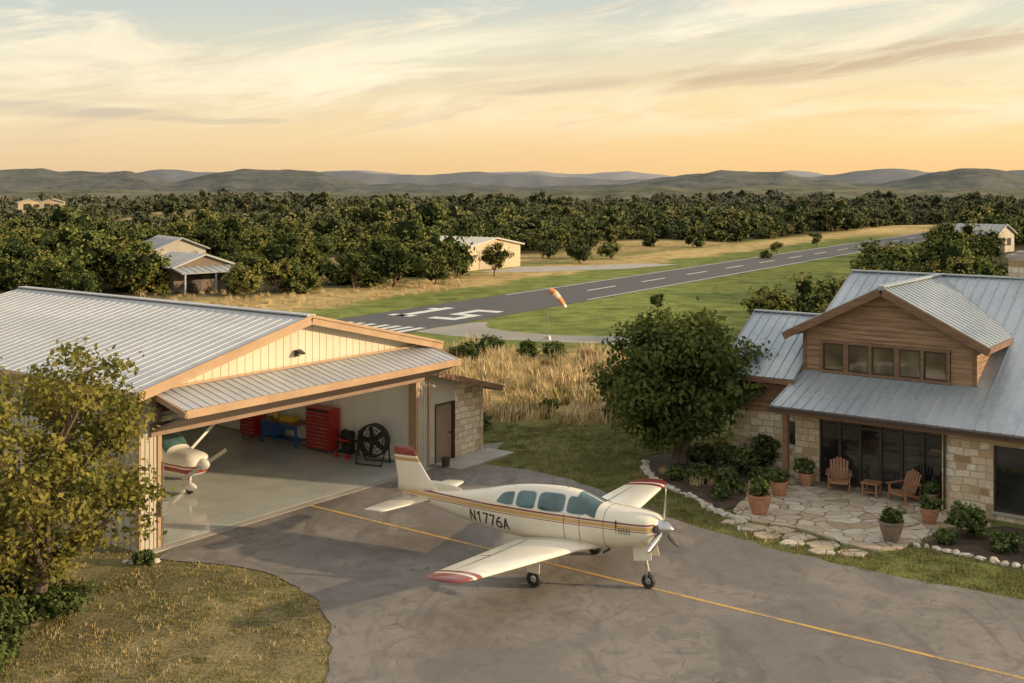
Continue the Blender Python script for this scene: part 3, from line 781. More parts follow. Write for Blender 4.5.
def fm_(x, y):
    if inforest(x, y) or y < 70: return None
    q = (x - R0[0]) * RP[0] + (y - R0[1]) * RP[1]
    if q > -10: return None
    return (R.uniform(.3, .8), R.choice([0, 1, 2, 0]))
fill(-60, -5, 62, 130, .5, fm_)
for k in range(16):
    t = R.random(); x = 5.3 + 2.6 * t + R.uniform(-.3, .3); y_ = 39.5 - 3.5 * t + R.uniform(-.6, .8)
    if inpoly(x, y_, bed): pts.append((x, y_, .03, R.uniform(.5, .8), R.random() * 6, R.choice([0, 2, 3])))
scatter('prairie_grass', pts, tg)
print('COUNTS', NF, NL, len(pts))

# ------------------------------------------------------------------ hangar
HG = empty('hangar', (-10.2, 30.8, 0), math.atan2(.8, .6))
W_, L_, EV, RG = 11.9, 16.1, 4.5, 5.92
sl = (RG - EV) / (W_ / 2)
b = MB()
b.roof((-.35, -.4, EV - .35 * sl + .06), (-.35, L_ + .35, EV - .35 * sl + .06), (W_ / 2, L_ + .35, RG + .06), (W_ / 2, -.4, RG + .06), .08, .42, .016, .03)
b.roof((W_ + .35, -.4, EV - .35 * sl + .06), (W_ + .35, L_ + .35, EV - .35 * sl + .06), (W_ / 2, L_ + .35, RG + .06), (W_ / 2, -.4, RG + .06), .08, .42, .016, .03)
b.beam((W_ / 2, -.42, RG + .07), (W_ / 2, L_ + .37, RG + .07), .34, .04)
b.obj('roof', M['roof'], HG)
b = MB()
for x0 in (-.35, W_ + .35):
    b.beam((x0, -.43, EV - .35 * sl - .2), (W_ / 2, -.43, RG - .2), .05, .27)
    b.beam((x0, -.455, EV - .35 * sl + .02), (W_ / 2, -.455, RG + .02), .09, .08)
b.beam((-.38, -.4, EV - .35 * sl - .12), (-.38, L_ + .3, EV - .35 * sl - .12), .09, .15)
b.obj('fascia', M['tan_trim'], HG)
b = MB()
b.box(0, .15, .02, L_, 0, EV - .05); b.box(.15, W_ - .15, L_ - .15, L_, 0, EV - .05)
for k in range(int(L_ / .3)): b.box(-.02, 0, .12 + k * .3, .17 + k * .3, 0.02, EV - .06)
b.obj('side_wall', M['grey_siding'], HG)
b = MB(); b.box(W_ - .15, W_, .02, L_, 0, EV - .05); b.obj('side_wall_far', M['grey_siding'], HG)
b = MB()
b.box(.15, .2, .3, L_ - .15, .1, EV - .15); b.box(W_ - .2, W_ - .15, .3, L_ - .15, .1, EV - .15); b.box(.2, W_ - .2, L_ - .2, L_ - .15, .1, EV - .15)
b.box(.2, W_ - .2, .3, L_ - .2, EV - .2, EV - .15)
for k in range(13): b.box(W_ - .215, W_ - .2, .9 + k * 1.2, .93 + k * 1.2, .12, EV - .2)
b.obj('interior_liner', M['white_wall'], HG)
b = MB()
for k in range(7): b.box(.3, W_ - .3, 1.2 + k * 2.1, 1.28 + k * 2.1, EV - .4, EV - .2)
b.obj('ceiling_trusses', M['white_wall'], HG)
b = MB(); b.box(.15, W_ - .15, .0, L_ - .15, -.05, .035); b.obj('floor_slab', M['epoxy'], HG)
b = MB(); b.box(.1, W_ - .1, -.35, -.004, -.05, .03); b.obj('threshold', M['concrete'], HG)
b = MB()
b.box(-.02, .55, -.02, .25, 0, EV - .08)
for k in range(4): b.box(.02 + k * .14, .07 + k * .14, -.04, -.02, 0.02, EV - .1)
b.box(W_ - .5, W_ + .02, -.02, .25, 0, EV - .08)
for k in range(4): b.box(W_ - .47 + k * .13, W_ - .42 + k * .13, -.04, -.02, 0.02, EV - .1)
b.obj('door_piers', M['grey_siding'], HG)
b = MB(); b.box(.55, .68, -.06, .3, 0, 3.9); b.box(W_ - .63, W_ - .5, -.06, .3, 0, 3.9); b.box(-.06, -.02, -.08, .1, 0, 4.3); b.box(W_ + .02, W_ + .08, -.08, .1, 0, 4.3); b.obj('door_jambs', M['tan_trim'], HG)
b = MB()
b.prism_xz([(0.0, EV - .12), (W_, EV - .12), (W_, EV - .03), (W_ / 2, RG - .06), (0, EV - .03)], 0, .2)
nbat = 39
for k in range(nbat + 1):
    x = .05 + k * (W_ - .1) / nbat; zt = EV - .05 + sl * min(x, W_ - x)
    b.box(x - .022, x + .022, -.014, 0, EV - .11, zt)
b.obj('gable_siding', M['cream_siding'], HG)
b = MB(); b.box(.55, W_ - .5, 0, .22, 3.75, EV - .13); b.obj('door_header', M['door_brown'], HG)
b = MB()
b.roof((.3, -1.65, 4.02), (11.75, -1.65, 4.02), (11.75, -.06, 4.40), (.3, -.06, 4.40), .06, .3, .02, .035)
b.obj('bifold_door_upper_leaf', M['roof'], HG)
b = MB()
b.roof((.32, -1.60, 3.86), (11.73, -1.60, 3.86), (11.73, -.1, 3.30), (.32, -.1, 3.30), .05, .6, .03, .05)
for k in range(9):
    x = .5 + k * 1.38
    b.beam((x, -1.55, 3.93), (x, -.12, 4.27), .06, .06); b.beam((x, -1.3, 3.80), (x + .6, -.2, 4.2), .03, .03)
b.box(.3, 11.75, -.12, -.055, 3.14, 3.5)
b.obj('bifold_door_lower_leaf', M['door_brown'], HG)
b = MB(); b.box(.28, 11.77, -1.72, -1.655, 3.84, 4.06); b.box(.28, 11.77, -.13, -.07, 4.40, 4.46)
for x in (.24, 11.77): b.beam((x, -1.7, 3.86), (x, -.1, 4.28), .05, .16)
b.obj('bifold_door_trim', M['tan_trim'], HG)
b = MB(); b.box(5.6, 5.75, -.12, -.03, 4.72, 4.92); b.beam((5.67, -.12, 4.9), (5.67, -.35, 4.8), .16, .05); b.obj('wall_lamp', M['dark_frame'], HG)
b = MB(); b.box(.6, .8, -.2, -.06, .9, 1.3); b.cyl((.7, -.1, 0), (.7, -.1, 2.4), .02); b.obj('electric_box', M['steel'], HG)
b = MB()
b.prism_xz([(13.5, 0), (15.1, 0), (15.1, 2.5), (13.5, 2.9)], .02, .3)
b.prism_yz([(.3, 0), (5, 0), (5, 2.45), (.3, 2.45)], 14.85, 15.1)
b.box(14.99, 15.13, -.03, .1, 0, 2.45)
b.obj('annex_stone_wall', M['stone'], HG)
b = MB(); b.prism_xz([(11.98, 0), (12.4, 0), (12.4, 3.2), (11.98, 3.3)], .05, .3); b.prism_xz([(12.4, 2.15), (13.5, 2.15), (13.5, 2.92), (12.4, 3.2)], .05, .3); b.box(11.98, 14.85, 4.8, 5, 0, 2.4)
b.obj('annex_siding_wall', M['grey_siding'], HG)
b = MB(); b.box(12.46, 13.42, .12, .2, .02, 2.1); b.obj('annex_door', M['door_brown'], HG)
b = MB(); b.box(12.4, 12.46, .03, .2, 0, 2.15); b.box(13.42, 13.5, .0, .2, 0, 2.15); b.box(12.46, 13.42, .03, .2, 2.1, 2.15); b.cyl((13.3, .05, 1.0), (13.3, .12, 1.0), .035); b.obj('annex_door_frame', M['dark_frame'], HG)
b = MB(); b.roof((15.65, -.5, 2.42), (15.65, 5.4, 2.42), (11.93, 5.4, 3.42), (11.93, -.5, 3.42), .1, .4, .03, .04); b.obj('annex_roof', M['roof'], HG)
b = MB(); b.beam((15.68, -.54, 2.26), (11.9, -.54, 3.28), .05, .2); b.beam((15.7, -.5, 2.24), (15.7, 5.4, 2.24), .06, .2); b.obj('annex_fascia', M['wood_trim'], HG)
b = MB(); b.box(12.2, 15.4, -1.3, -.06, -.05, .06); b.obj('annex_slab', M['concrete'], HG)
b = MB(); b.lathe((12.25, -.6, .06), [(0, 0), (.14, 0), (.16, .3), (.12, .3), (0, .26)]); b.obj('annex_pot', M['dark_frame'], HG)

def tool_chest(x, y, w_, d_, h, mat, nm='tool_chest'):
    px, py = -10.2 + x * .6 - y * .8, 30.8 + x * .8 + y * .6
    T = empty(nm, (px, py, .035), math.atan2(.8, .6) + math.pi / 2)
    b = MB(); b.box(-w_ / 2, w_ / 2, -d_ / 2, d_ / 2, .12, h); b.box(-w_ / 2 - .015, w_ / 2 + .015, -d_ / 2, d_ / 2 + .015, h * .55, h * .56 + .01); b.obj('cabinet', mat, T, bevel=.01)
    b = MB(); n = int((h - .15) / .14)
    for k in range(n):
        b.box(-w_ / 2 + .03, w_ / 2 - .03, d_ / 2, d_ / 2 + .015, .15 + k * .14, .15 + k * .14 + .115)
    b.obj('drawers', mat, T)
    b = MB()
    for k in range(n):
        b.box(-w_ / 2 + .08, w_ / 2 - .08, d_ / 2 + .016, d_ / 2 + .035, .225 + k * .14, .25 + k * .14)
    for sx in (-1, 1):
        for sy in (-1, 1): b.cyl((sx * (w_ / 2 - .08) - .02, sy * (d_ / 2 - .08), .06), (sx * (w_ / 2 - .08) + .02, sy * (d_ / 2 - .08), .06), .06)
    b.obj('handles_and_casters', M['steel'], T)
    b = MB(); b.box(-w_ / 2 + .02, w_ / 2 - .02, d_ / 2 + .001, d_ / 2 + .004, .13, h - .05); b.obj('drawer_gaps', M['black'], T)
tool_chest(11.3, 4.7, 1.25, .55, 1.65, M['red'])
tool_chest(11.3, 8.7, .9, .55, 1.1, M['red'])
def wpos(x, y): return (-10.2 + x * .6 - y * .8, 30.8 + x * .8 + y * .6)
HR = math.atan2(.8, .6) + math.pi / 2
T = empty('workbench', (*wpos(11.2, 6.7), .035), HR)
b = MB()
for sx in (-.95, .95):
    for sy in (-.3, .3): b.box(sx - .04, sx + .04, sy - .04, sy + .04, 0, .88)
b.box(-.95, .95, -.3, .3, .22, .26); b.box(-.95, .95, .26, .3, .68, .88); b.box(.3, .9, -.25, .28, .3, .85); b.obj('frame', M['blue'], T)
b = MB(); b.box(-1.05, 1.05, -.36, .36, .88, .94); b.obj('top', M['wood_trim'], T)
b = MB(); b.box(-.6, .1, -.2, .2, .94, 1.1); b.cyl((.5, 0, .94), (.5, 0, 1.2), .1); b.obj('tool_boxes', M['yellow'], T)
T = empty('equipment_cart', (*wpos(11.2, 3.25), .035), HR)
b = MB(); b.box(-.35, .35, -.25, .25, .55, .6); b.box(-.35, .35, -.25, .25, .18, .22)
for sx in (-.33, .33):
    for sy in (-.23, .23): b.box(sx - .02, sx + .02, sy - .02, sy + .02, .05, 1.0)
b.cyl((-.2, 0, .8), (.25, 0, .8), .19); b.box(-.2, .2, -.15, .15, .22, .5); b.obj('frame_and_compressor', M['black'], T, bevel=.01)
b = MB(); b.cyl((-.3, .3, .1), (-.3, .36, .1), .1); b.cyl((.3, .3, .1), (.3, .36, .1), .1); b.box(-.3, .3, .24, .26, .62, .7); b.obj('trim', M['red'], T)
T = empty('drum_fan', (*wpos(11.0, 1.75), .035), HR + .25)
b = MB()
b.lathe((0, 0, .85), [(.56, -.15), (.6, -.15), (.6, .15), (.56, .15), (.56, -.15)], 28, axis='y')
for r in (.15, .3, .45, .55):
    for yy in (-.16, .16): b.lathe((0, yy, .85), [(r - .008, -.008), (r + .008, -.008), (r + .008, .008), (r - .008, .008), (r - .008, -.008)], 24, axis='y')
for k in range(12):
    a = k * math.pi / 6; b.beam((0, .16, .85), (.58 * math.cos(a), .16, .85 + .58 * math.sin(a)), .012, .012, (0, 1, 0))
for k in range(5):
    a = k * 1.2566; b.beam((.08 * math.cos(a), .03, .85 + .08 * math.sin(a)), (.5 * math.cos(a), -.05, .85 + .5 * math.sin(a)), .2, .012, (.3, 1, .2))
b.cyl((0, -.1, .85), (0, .08, .85), .11)
for sx in (-1, 1):
    b.beam((sx * .62, 0, .85), (sx * .5, -.35, 0), .04, .04, (1, 0, 0)); b.beam((sx * .62, 0, .85), (sx * .5, .35, 0), .04, .04, (1, 0, 0))
b.beam((-.5, .35, .02), (.5, .35, .02), .04, .04); b.beam((-.5, -.35, .02), (.5, -.35, .02), .04, .04)
b.obj('fan', M['black'], T)

# ------------------------------------------------------------------ house
HS = empty('ranch_house', (9.72, 38.61, 0), math.atan2(-.6, .8))
RS = .49; E0 = 2.70
def rz(y): return E0 + RS * (y + 1.2)
b = MB()
b.box(0, .85, 0, .3, 0, 2.7); b.box(4.97, 5.15, 0, .3, 0, 2.62)
b.box(5.15, 6.65, -.9, -.6, 0, 2.68); b.box(8.7, 13, -.9, -.6, 0, 2.68); b.box(6.65, 8.7, -.9, -.6, 0, .25); b.box(6.65, 8.7, -.9, -.6, 2.25, 2.68)
b.box(5.15, 5.45, -.6, 0, 0, 2.66); b.box(0, .3, .3, .8, 0, 2.9)
b.box(-2.5, 0, .4, .7, 0, 2.1); b.box(-2.5, -2.2, .7, 6, 0, 2.1)
b.box(5.2, 6.3, 7.2, 8.1, 5.5, 7.45)
b.obj('stone_walls', M['stone'], HS)
b = MB(); b.box(5.12, 6.38, 7.12, 8.18, 7.45, 7.55); b.box(5.4, 6.1, 7.35, 7.95, 7.55, 7.68)
b.box(6.6, 8.75, -.96, -.9, .18, .25); b.obj('chimney_cap_and_sills', M['concrete'], HS)
b = MB()
def course(b, x0, x1, z0, z1, y, holes=()):
    segs = [(x0, x1)]
    for hx0, hx1, hz0, hz1 in holes:
        if z1 > hz0 and z0 < hz1:
            ns = []
            for s0, s1 in segs:
                if hx0 > s0 and hx1 < s1: ns += [(s0, hx0), (hx1, s1)]
                else: ns.append((s0, s1))
            segs = ns
    for s0, s1 in segs:
        vs = [(s0, y - .035, z0), (s1, y - .035, z0), (s1, y - .008, z1), (s0, y - .008, z1), (s0, y + .05, z0), (s1, y + .05, z0), (s1, y + .05, z1), (s0, y + .05, z1)]
        b.add(vs, [(0, 1, 2, 3), (4, 7, 6, 5), (0, 4, 5, 1), (3, 2, 6, 7), (0, 3, 7, 4), (1, 5, 6, 2)])
z = 3.4; ch = .165
hole = [(.62, 4.95, 3.72, 4.72)]
while z < 6.5:
    mid = z + ch
    x0, x1 = 0.0, 5.7
    if mid > 5.15:
        inset = (mid - 5.15) / .507
        x0, x1 = max(0, inset - .1), min(5.7, 5.7 - inset + .1)
    if x1 - x0 > .2: course(b, x0, x1, z, z + ch - .004, .8, hole)
    z += ch
z = 2.9
while z < 5.1:
    b.box(5.7, 5.74, .8, 7, z, z + ch - .012); b.box(-.03, 0, .8, 3.6, z, z + ch - .012)
    z += ch
b.obj('cedar_siding', M['cedar'], HS)
b = MB()
b.box(0.02, 5.69, .84, 6.9, 2.95, 5.1); b.prism_xz([(.1, 5.05), (5.6, 5.05), (2.85, 6.45)], .86, 6.9)
b.box(.05, 12.8, .35, 12.8, .02, 2.9); b.prism_yz([(.4, 2.8), (13, 2.8), (7, 6.45)], 5.9, 12.8); b.prism_yz([(3.5, 2.8), (10.6, 2.8), (10.6, 4.8), (7, 6.45), (3.7, 4.9)], .03, 5.9)
b.obj('inner_walls', M['wood_trim'], HS)
b = MB()
z = 2.12
while z < 3.35: b.box(-2.5, 0, .42, .5, z, z + ch - .012); b.box(-2.48, -2.4, .5, 6, z, z + ch - .012); z += ch
b.prism_yz([(.5, 3.3), (6, 3.3), (3.2, 5.1)], -2.48, -2.4)
b.box(.85, 4.97, .03, .3, 2.4, 2.7)
b.obj('wood_walls', M['cedar'], HS)
b = MB(); b.box(.6, 4.97, .70, .84, 3.66, 3.74); b.box(.6, 4.97, .72, .84, 4.68, 4.78)
xs_ = [.64, 1.47, 2.33, 3.19, 4.05, 4.88]
for i, x in enumerate(xs_): b.box(x - .05, x + .05, .725, .84, 3.74, 4.68)
for i in (1, 3): b.box(xs_[i] + .05, xs_[i] + .11, .735, .84, 3.74, 4.68)
b.box(-.03, .09, .745, .8, 3.45, 5.1); b.box(5.62, 5.76, .745, .8, 3.45, 5.0)
b.obj('window_trim', M['wood_trim'], HS)
b = MB()
for i in range(5):
    a, c = xs_[i] + .05, xs_[i + 1] - .05
    b.box(a, a + .04, .76, .83, 3.74, 4.68); b.box(c - .04, c, .76, .83, 3.74, 4.68); b.box(a + .04, c - .04, .762, .83, 3.74, 3.79); b.box(a + .04, c - .04, .762, .83, 4.63, 4.68)
xd = [.85 + k * (4.12 / 6) for k in range(7)]
for x in xd: b.box(x - .045, x + .045, .08, .2, 0.05, 2.4)
for z0, z1 in ((.05, .2), (1.98, 2.06), (2.32, 2.4)): b.box(.9, 4.93, .09, .19, z0, z1)
for x in (6.65, 7.67, 8.66): b.box(x, x + .06, -.84, -.7, .25, 2.25)
b.box(6.65, 8.7, -.85, -.71, .25, .31); b.box(6.65, 8.7, -.85, -.71, 2.19, 2.25)
b.obj('window_frames', M['dark_frame'], HS)
b = MB(); b.box(.7, 4.85, .80, .83, 3.76, 4.66); b.obj('upper_window_glass', M['glass_warm'], HS)
b = MB(); b.box(.88, 4.95, .14, .16, .1, 2.38); b.box(6.7, 8.68, -.78, -.76, .28, 2.22); b.obj('window_glass', M['glass'], HS)
b = MB()
zr, ze = 6.72, 5.02
b.roof((6.2, .3, ze), (6.2, 7.0, ze), (2.85, 7.0, zr), (2.85, .3, zr), .08, .36)
b.roof((-.5, .3, ze), (-.5, 7.0, ze), (2.85, 7.0, zr), (2.85, .3, zr), .08, .36)
b.beam((2.85, .28, zr), (2.85, 7.0, zr), .25, .05)
b.roof((-.35, -1.25, E0), (6.2, -1.25, E0), (6.2, .78, rz(.78)), (-.02, .78, rz(.78)), .07, .36)
b.roof((5.745, .785, rz(.785)), (6.195, .785, rz(.785)), (6.195, 7, rz(7)), (5.745, 7, rz(7)), .07, .36)
b.roof((6.2, -1.25, E0), (13.6, -1.25, E0), (13.6, 7.0, rz(7)), (6.2, 7.0, rz(7)), .075, .36)
b.roof((-.55, 3.3, rz(3.3)), (5.74, 3.3, rz(3.3)), (5.74, 7.0, rz(7)), (-.55, 7.0, rz(7)), .07, .36)
b.roof((-.55, 15, 2.8), (13.6, 15, 2.8), (13.6, 7.0, rz(7) - .002), (-.55, 7.0, rz(7) - .002), .07, .36)
b.beam((-.57, 7.0, rz(7)), (13.6, 7.0, rz(7)), .26, .05)
b.roof((-2.95, -.05, 3.42), (-.04, -.05, 3.42), (-.04, 3.2, 5.32), (-2.95, 3.2, 5.32), .07, .36)
b.roof((-2.95, 6.5, 3.4), (-.04, 6.5, 3.4), (-.04, 3.2, 5.32), (-2.95, 3.2, 5.32), .07, .36)
b.beam((-2.97, 3.2, 5.32), (-.04, 3.2, 5.32), .24, .05)
b.obj('metal_roof', M['roof_house'], HS)
b = MB()
b.beam((-.5, .27, ze - .28), (2.85, .27, zr - .28), .05, .25); b.beam((6.2, .27, ze - .28), (2.85, .27, zr - .28), .05, .25)
b.beam((6.22, .3, ze - .22), (6.22, 7, ze - .22), .05, .18)
b.beam((-.52, .3, ze - .22), (-.52, 7, ze - .22), .05, .18)
b.box(-.38, 13.6, -1.3, -1.26, E0 - .22, E0 - .02); b.beam((-.38, -1.26, E0 - .22), (-.06, .8, rz(.8) - .22), .04, .19)
b.box(-3.0, -.05, -.09, -.055, 3.22, 3.4); b.beam((-2.98, -.06, 3.2), (-2.98, 3.2, 5.1), .05, .2)
b.beam((-.58, 3.3, rz(3.3) - .22), (-.58, 7, rz(7) - .22), .05, .2)
b.box(-.3, 5.1, -1.2, -.02, 2.63, 2.655)
b.box(-.2, 5.15, -1.12, -.98, 2.42, 2.63)
b.box(.02, .2, -1.14, -.96, .06, 2.42)
b.box(-.36, -.3, -1.2, .6, 2.5, 2.66)
b.obj('fascia_and_porch_post', M['wood_trim'], HS)
b = MB(); b.beam((-.4, -1.38, E0 - .12), (13.6, -1.38, E0 - .12), .12, .1); b.cyl((5.25, -.98, .1), (5.25, -.98, 2.55), .04); b.obj('gutter', M['dark_frame'], HS)
b = MB(); b.box(-.4, -.1, .36, .42, 1.1, 1.9); b.obj('side_window', M['glass'], HS)

# ------------------------------------------------------------------ patio furniture
def chair(x, y, rot):
    C = empty('adirondack_chair', (x, y, .06), rot)
    b = MB()
    for i in range(6):
        xx = -.27 + i * .092
        hgt = .98 - abs(i - 2.5) * .05
        b.beam((xx + .04, .18, .28), (xx + .04 + (i - 2.5) * .012, .46, hgt), .08, .02, (0, -1, .4))
    for i in range(6): b.beam((-.28, -.32 + i * .09, .37 - i * .016), (.28, -.32 + i * .09, .37 - i * .016), .075, .02)
    for s in (-1, 1):
        b.beam((s * .28, -.36, .33), (s * .28, .55, .02), .03, .09)
        b.box(s * .33 - .02, s * .33 + .02, -.34, -.26, 0, .55)
        b.beam((s * .35, -.4, .55), (s * .35, .38, .55), .13, .022)
        b.beam((s * .33, .3, .0), (s * .33, .34, .55), .04, .03, (0, 1, 0))
    b.beam((-.33, .36, .56), (.33, .36, .56), .06, .04); b.beam((-.28, -.34, .25), (.28, -.34, .25), .03, .1)
    b.obj('slats_and_frame', M['chair_wood'], C)
def hw(x, y): return (9.72 + x * .8 + y * .6, 38.61 - x * .6 + y * .8)
hr = math.atan2(-.6, .8)
chair(*hw(1.75, -.55), hr + .35)
chair(*hw(3.95, -.75), hr - .45)
T = empty('patio_table', (*hw(2.9, -.75), .06), hr)
b = MB(); b.box(-.28, .28, -.25, .25, .43, .47)
for sx in (-.22, .22):
    for sy in (-.19, .19): b.box(sx - .025, sx + .025, sy - .025, sy + .025, 0, .43)
b.box(-.2, .2, -.17, .17, .14, .17); b.obj('table', M['chair_wood'], T)
def pot(x, y, s, mat, ph, pr, base=.06):
    P = empty('potted_plant', (x, y, base))
    b = MB(); b.lathe((0, 0, 0), [(0, 0), (.16 * s, 0), (.19 * s, .05 * s), (.27 * s, .3 * s), (.28 * s, .42 * s), (.31 * s, .43 * s), (.31 * s, .48 * s), (.27 * s, .48 * s), (.26 * s, .43 * s), (0, .42 * s)], 24)
    b.obj('pot', mat, P, smooth=False)
    o = make_tree('foliage', ph, pr, 0, 6, 900, .06, M['leaf_shrub'], 0, R.randrange(9999), core=.5, lobr=.5, clumps=12)
    o.parent = P; o.location = (0, 0, .4 * s)
pot(8.64, 36.4, 1.0, M['terracotta'], .5, .4); pot(9.83, 37.6, .9, M['terracotta'], .6, .38); pot(7.55, 34.35, 1.25, M['terracotta'], .5, .42)
pot(10.7, 31.75, 1.15, M['pot_grey'], .4, .34); pot(12.4, 33.4, .95, M['terracotta'], .4, .36); pot(*hw(4.75, -.6), .8, M['pot_grey'], .4, .3)

# ------------------------------------------------------------------ aircraft
def hermite(xs, ys, x):
    xs = np.array(xs, float); ys = np.array(ys, float); o = np.argsort(xs); xs = xs[o]; ys = ys[o]
    d = np.gradient(ys, xs); i = int(np.clip(np.searchsorted(xs, x) - 1, 0, len(xs) - 2))
    h = xs[i + 1] - xs[i]; t = min(max((x - xs[i]) / h, 0), 1)
    return float((2 * t ** 3 - 3 * t * t + 1) * ys[i] + (t ** 3 - 2 * t * t + t) * h * d[i] + (-2 * t ** 3 + 3 * t * t) * ys[i + 1] + (t ** 3 - t * t) * h * d[i + 1])
class Body:
    def __init__(s, st, n=2.5, cab=(-2.2, 1.2), tap=.28):
        s.X = [a[0] for a in st]; s.hw = [a[1] for a in st]; s.zb = [a[2] for a in st]; s.zt = [a[3] for a in st]; s.n = n; s.cab = cab; s.tap = tap
    def par(s, x):
        return hermite(s.X, s.hw, x), hermite(s.X, s.zb, x), hermite(s.X, s.zt, x)
    def cf(s, x):
        a = min(max((x - s.cab[0]) / .8, 0), 1) * min(max((s.cab[1] - x) / .6, 0), 1); return s.tap * a
    def zc(s, zb, zt, x): return zb + (zt - zb) * (.5 - .08 * (s.cf(x) / s.tap))
    def pt(s, x, th, off=0):
        hw_, zb, zt = s.par(x); zc = s.zc(zb, zt, x)
        c, si = math.cos(th), math.sin(th); e = 2 / s.n
        hh = (zt - zc) if si > 0 else (zc - zb)
        r = abs(si) ** e * (1 if si > 0 else -1)
        y = (hw_ + off) * abs(c) ** e * (1 if c > 0 else -1)
        if r > 0: y *= 1 - s.cf(x) * r ** 1.5
        return (x, y, zc + (hh + off) * r)
    def side(s, x, z, sgn, off=0):
        hw_, zb, zt = s.par(x); zc = s.zc(zb, zt, x); hh = (zt - zc) if z > zc else (zc - zb)
        r = min(abs(z - zc) / hh, .995); y = hw_ * (1 - r ** s.n) ** (1 / s.n)
        if z > zc: y *= 1 - s.cf(x) * r ** 1.5
        return (x, sgn * (y + off), z)
    def mesh(s, b, nx=70, nt_=40, mi=0):
        x0, x1 = max(s.X), min(s.X); vs = []
        for i in range(nx):
            x = x0 + (x1 - x0) * i / (nx - 1)
            for k in range(nt_): vs.append(s.pt(x, 2 * math.pi * k / nt_ + .001))
        fs = [(i * nt_ + k, i * nt_ + (k + 1) % nt_, (i + 1) * nt_ + (k + 1) % nt_, (i + 1) * nt_ + k) for i in range(nx - 1) for k in range(nt_)]
        fs += [tuple(range(nt_)), tuple(range((nx - 1) * nt_, nx * nt_))[::-1]]
        b.add(vs, fs, mi)
    def window(s, b, quad, sgn, off=.008, mi=0, ex=4.5, grow=1.0):
        vs = []; nr, na = 7, 32
        for i in range(nr + 1):
            r = i / nr * grow
            for k in range(na):
                a = 2 * math.pi * k / na; c, si = math.cos(a), math.sin(a)
                u = r * abs(c) ** (2 / ex) * (1 if c > 0 else -1); v = r * abs(si) ** (2 / ex) * (1 if si > 0 else -1)
                u = (u + 1) / 2; v = (v + 1) / 2
                q0, q1, q2, q3 = quad
                x = (1 - v) * ((1 - u) * q0[0] + u * q1[0]) + v * ((1 - u) * q3[0] + u * q2[0])
                z = (1 - v) * ((1 - u) * q0[1] + u * q1[1]) + v * ((1 - u) * q3[1] + u * q2[1])
                vs.append(s.side(x, z, sgn, off))
        fs = [(i * na + k, i * na + (k + 1) % na, (i + 1) * na + (k + 1) % na, (i + 1) * na + k) for i in range(nr) for k in range(na)]
        b.add(vs, fs, mi)
    def patch(s, b, xa, xb, ta, tb, off=.008, mi=0, n=14):
        vs = []
        for i in range(n):
            t = i / (n - 1); x = xa + (xb - xa) * t
            A = ta(t) if callable(ta) else ta; B = tb(t) if callable(tb) else tb
            for k in range(n): vs.append(s.pt(x, A + (B - A) * k / (n - 1), off))
        b.add(vs, [(i * n + k, i * n + k + 1, (i + 1) * n + k + 1, (i + 1) * n + k) for i in range(n - 1) for k in range(n - 1)], mi)
def foil(b, secs, npt=12, matf=None, vertical=False):
    prof = []
    for k in range(npt + 1):
        t = (1 - math.cos(math.pi * k / npt)) / 2
        prof.append((t, .6 * (.2969 * math.sqrt(t) - .126 * t - .3516 * t ** 2 + .2843 * t ** 3 - .1015 * t ** 4) * 5 / .6))
    ring = [(t, y) for t, y in prof] + [(t, -y * .8) for t, y in prof[-2:0:-1]]
    n = len(ring)
    for si, (sp_, xle, ch_, z_, th_) in enumerate(secs):
        for t, y in ring:
            p = (xle - t * ch_, sp_, z_ + y * ch_ * th_) if not vertical else (xle - t * ch_, y * ch_ * th_, sp_)
            b.v.append(p)
    o = len(b.v) - n * len(secs)
    for si in range(len(secs) - 1):
        for k in range(n):
            b.f.append((o + si * n + k, o + si * n + (k + 1) % n, o + (si + 1) * n + (k + 1) % n, o + (si + 1) * n + k)); b.m.append(matf(si) if matf else 0)
    b.f.append(tuple(o + k for k in range(n))); b.m.append(matf(0) if matf else 0)
    b.f.append(tuple(o + (len(secs) - 1) * n + k for k in range(n))); b.m.append(matf(len(secs) - 2) if matf else 0)
def wheel(b, x, y, r, wd, mt=0, mh=1, dz=0):
    b.lathe((x, y, r + dz), [(r * .5, -wd * .5), (r * .88, -wd * .5), (r * .98, -wd * .3), (r, 0), (r * .98, wd * .3), (r * .88, wd * .5), (r * .5, wd * .5)], 24, mt, 'y')
    b.lathe((x, y, r + dz), [(0, -wd * .42), (r * .3, -wd * .45), (r * .52, -wd * .35), (r * .52, wd * .35), (r * .3, wd * .45), (0, wd * .42)], 20, mh, 'y')

CREAM = (.76, .70, .57)
def plane_paint(name, bands, base=CREAM, z0=1.2, z1=1.9, slope=0.0):
    m, nt, out = newmat(name)
    v = coord(nt, 'Object'); s_ = nd(nt, 'ShaderNodeSeparateXYZ', {0: v})
    t = mth(nt, 'ADD', s_.outputs[2], mth(nt, 'MULTIPLY', s_.outputs[0], slope))
    t = mrange(nt, t, z0, z1, 0, 1, False)
    col = ramp(nt, t, [((z - z0) / (z1 - z0), c) for z, c in bands], 'CONSTANT')
    n = noiset(nt, v, 1.5, 4)
    col = mixc(nt, mrange(nt, n, .4, .75, 0, .18), col, (.45, .36, .24))
    bsdf(nt, out, col, .26, 0, None, Coat_Weight=.5, Coat_Roughness=.08)
    return m
MAR = (.20, .035, .025); GLD = (.52, .33, .13)
M['ac_body'] = plane_paint('aircraft_paint_striped', [(1.2, CREAM), (1.40, MAR), (1.42, CREAM), (1.44, GLD), (1.54, CREAM), (1.552, MAR), (1.595, CREAM)], slope=.012)
M['ac_plain'] = vmat('aircraft_paint', (.74, .69, .56), (.80, .75, .63), 1.2, .28, bs=.01, Coat_Weight=.5)
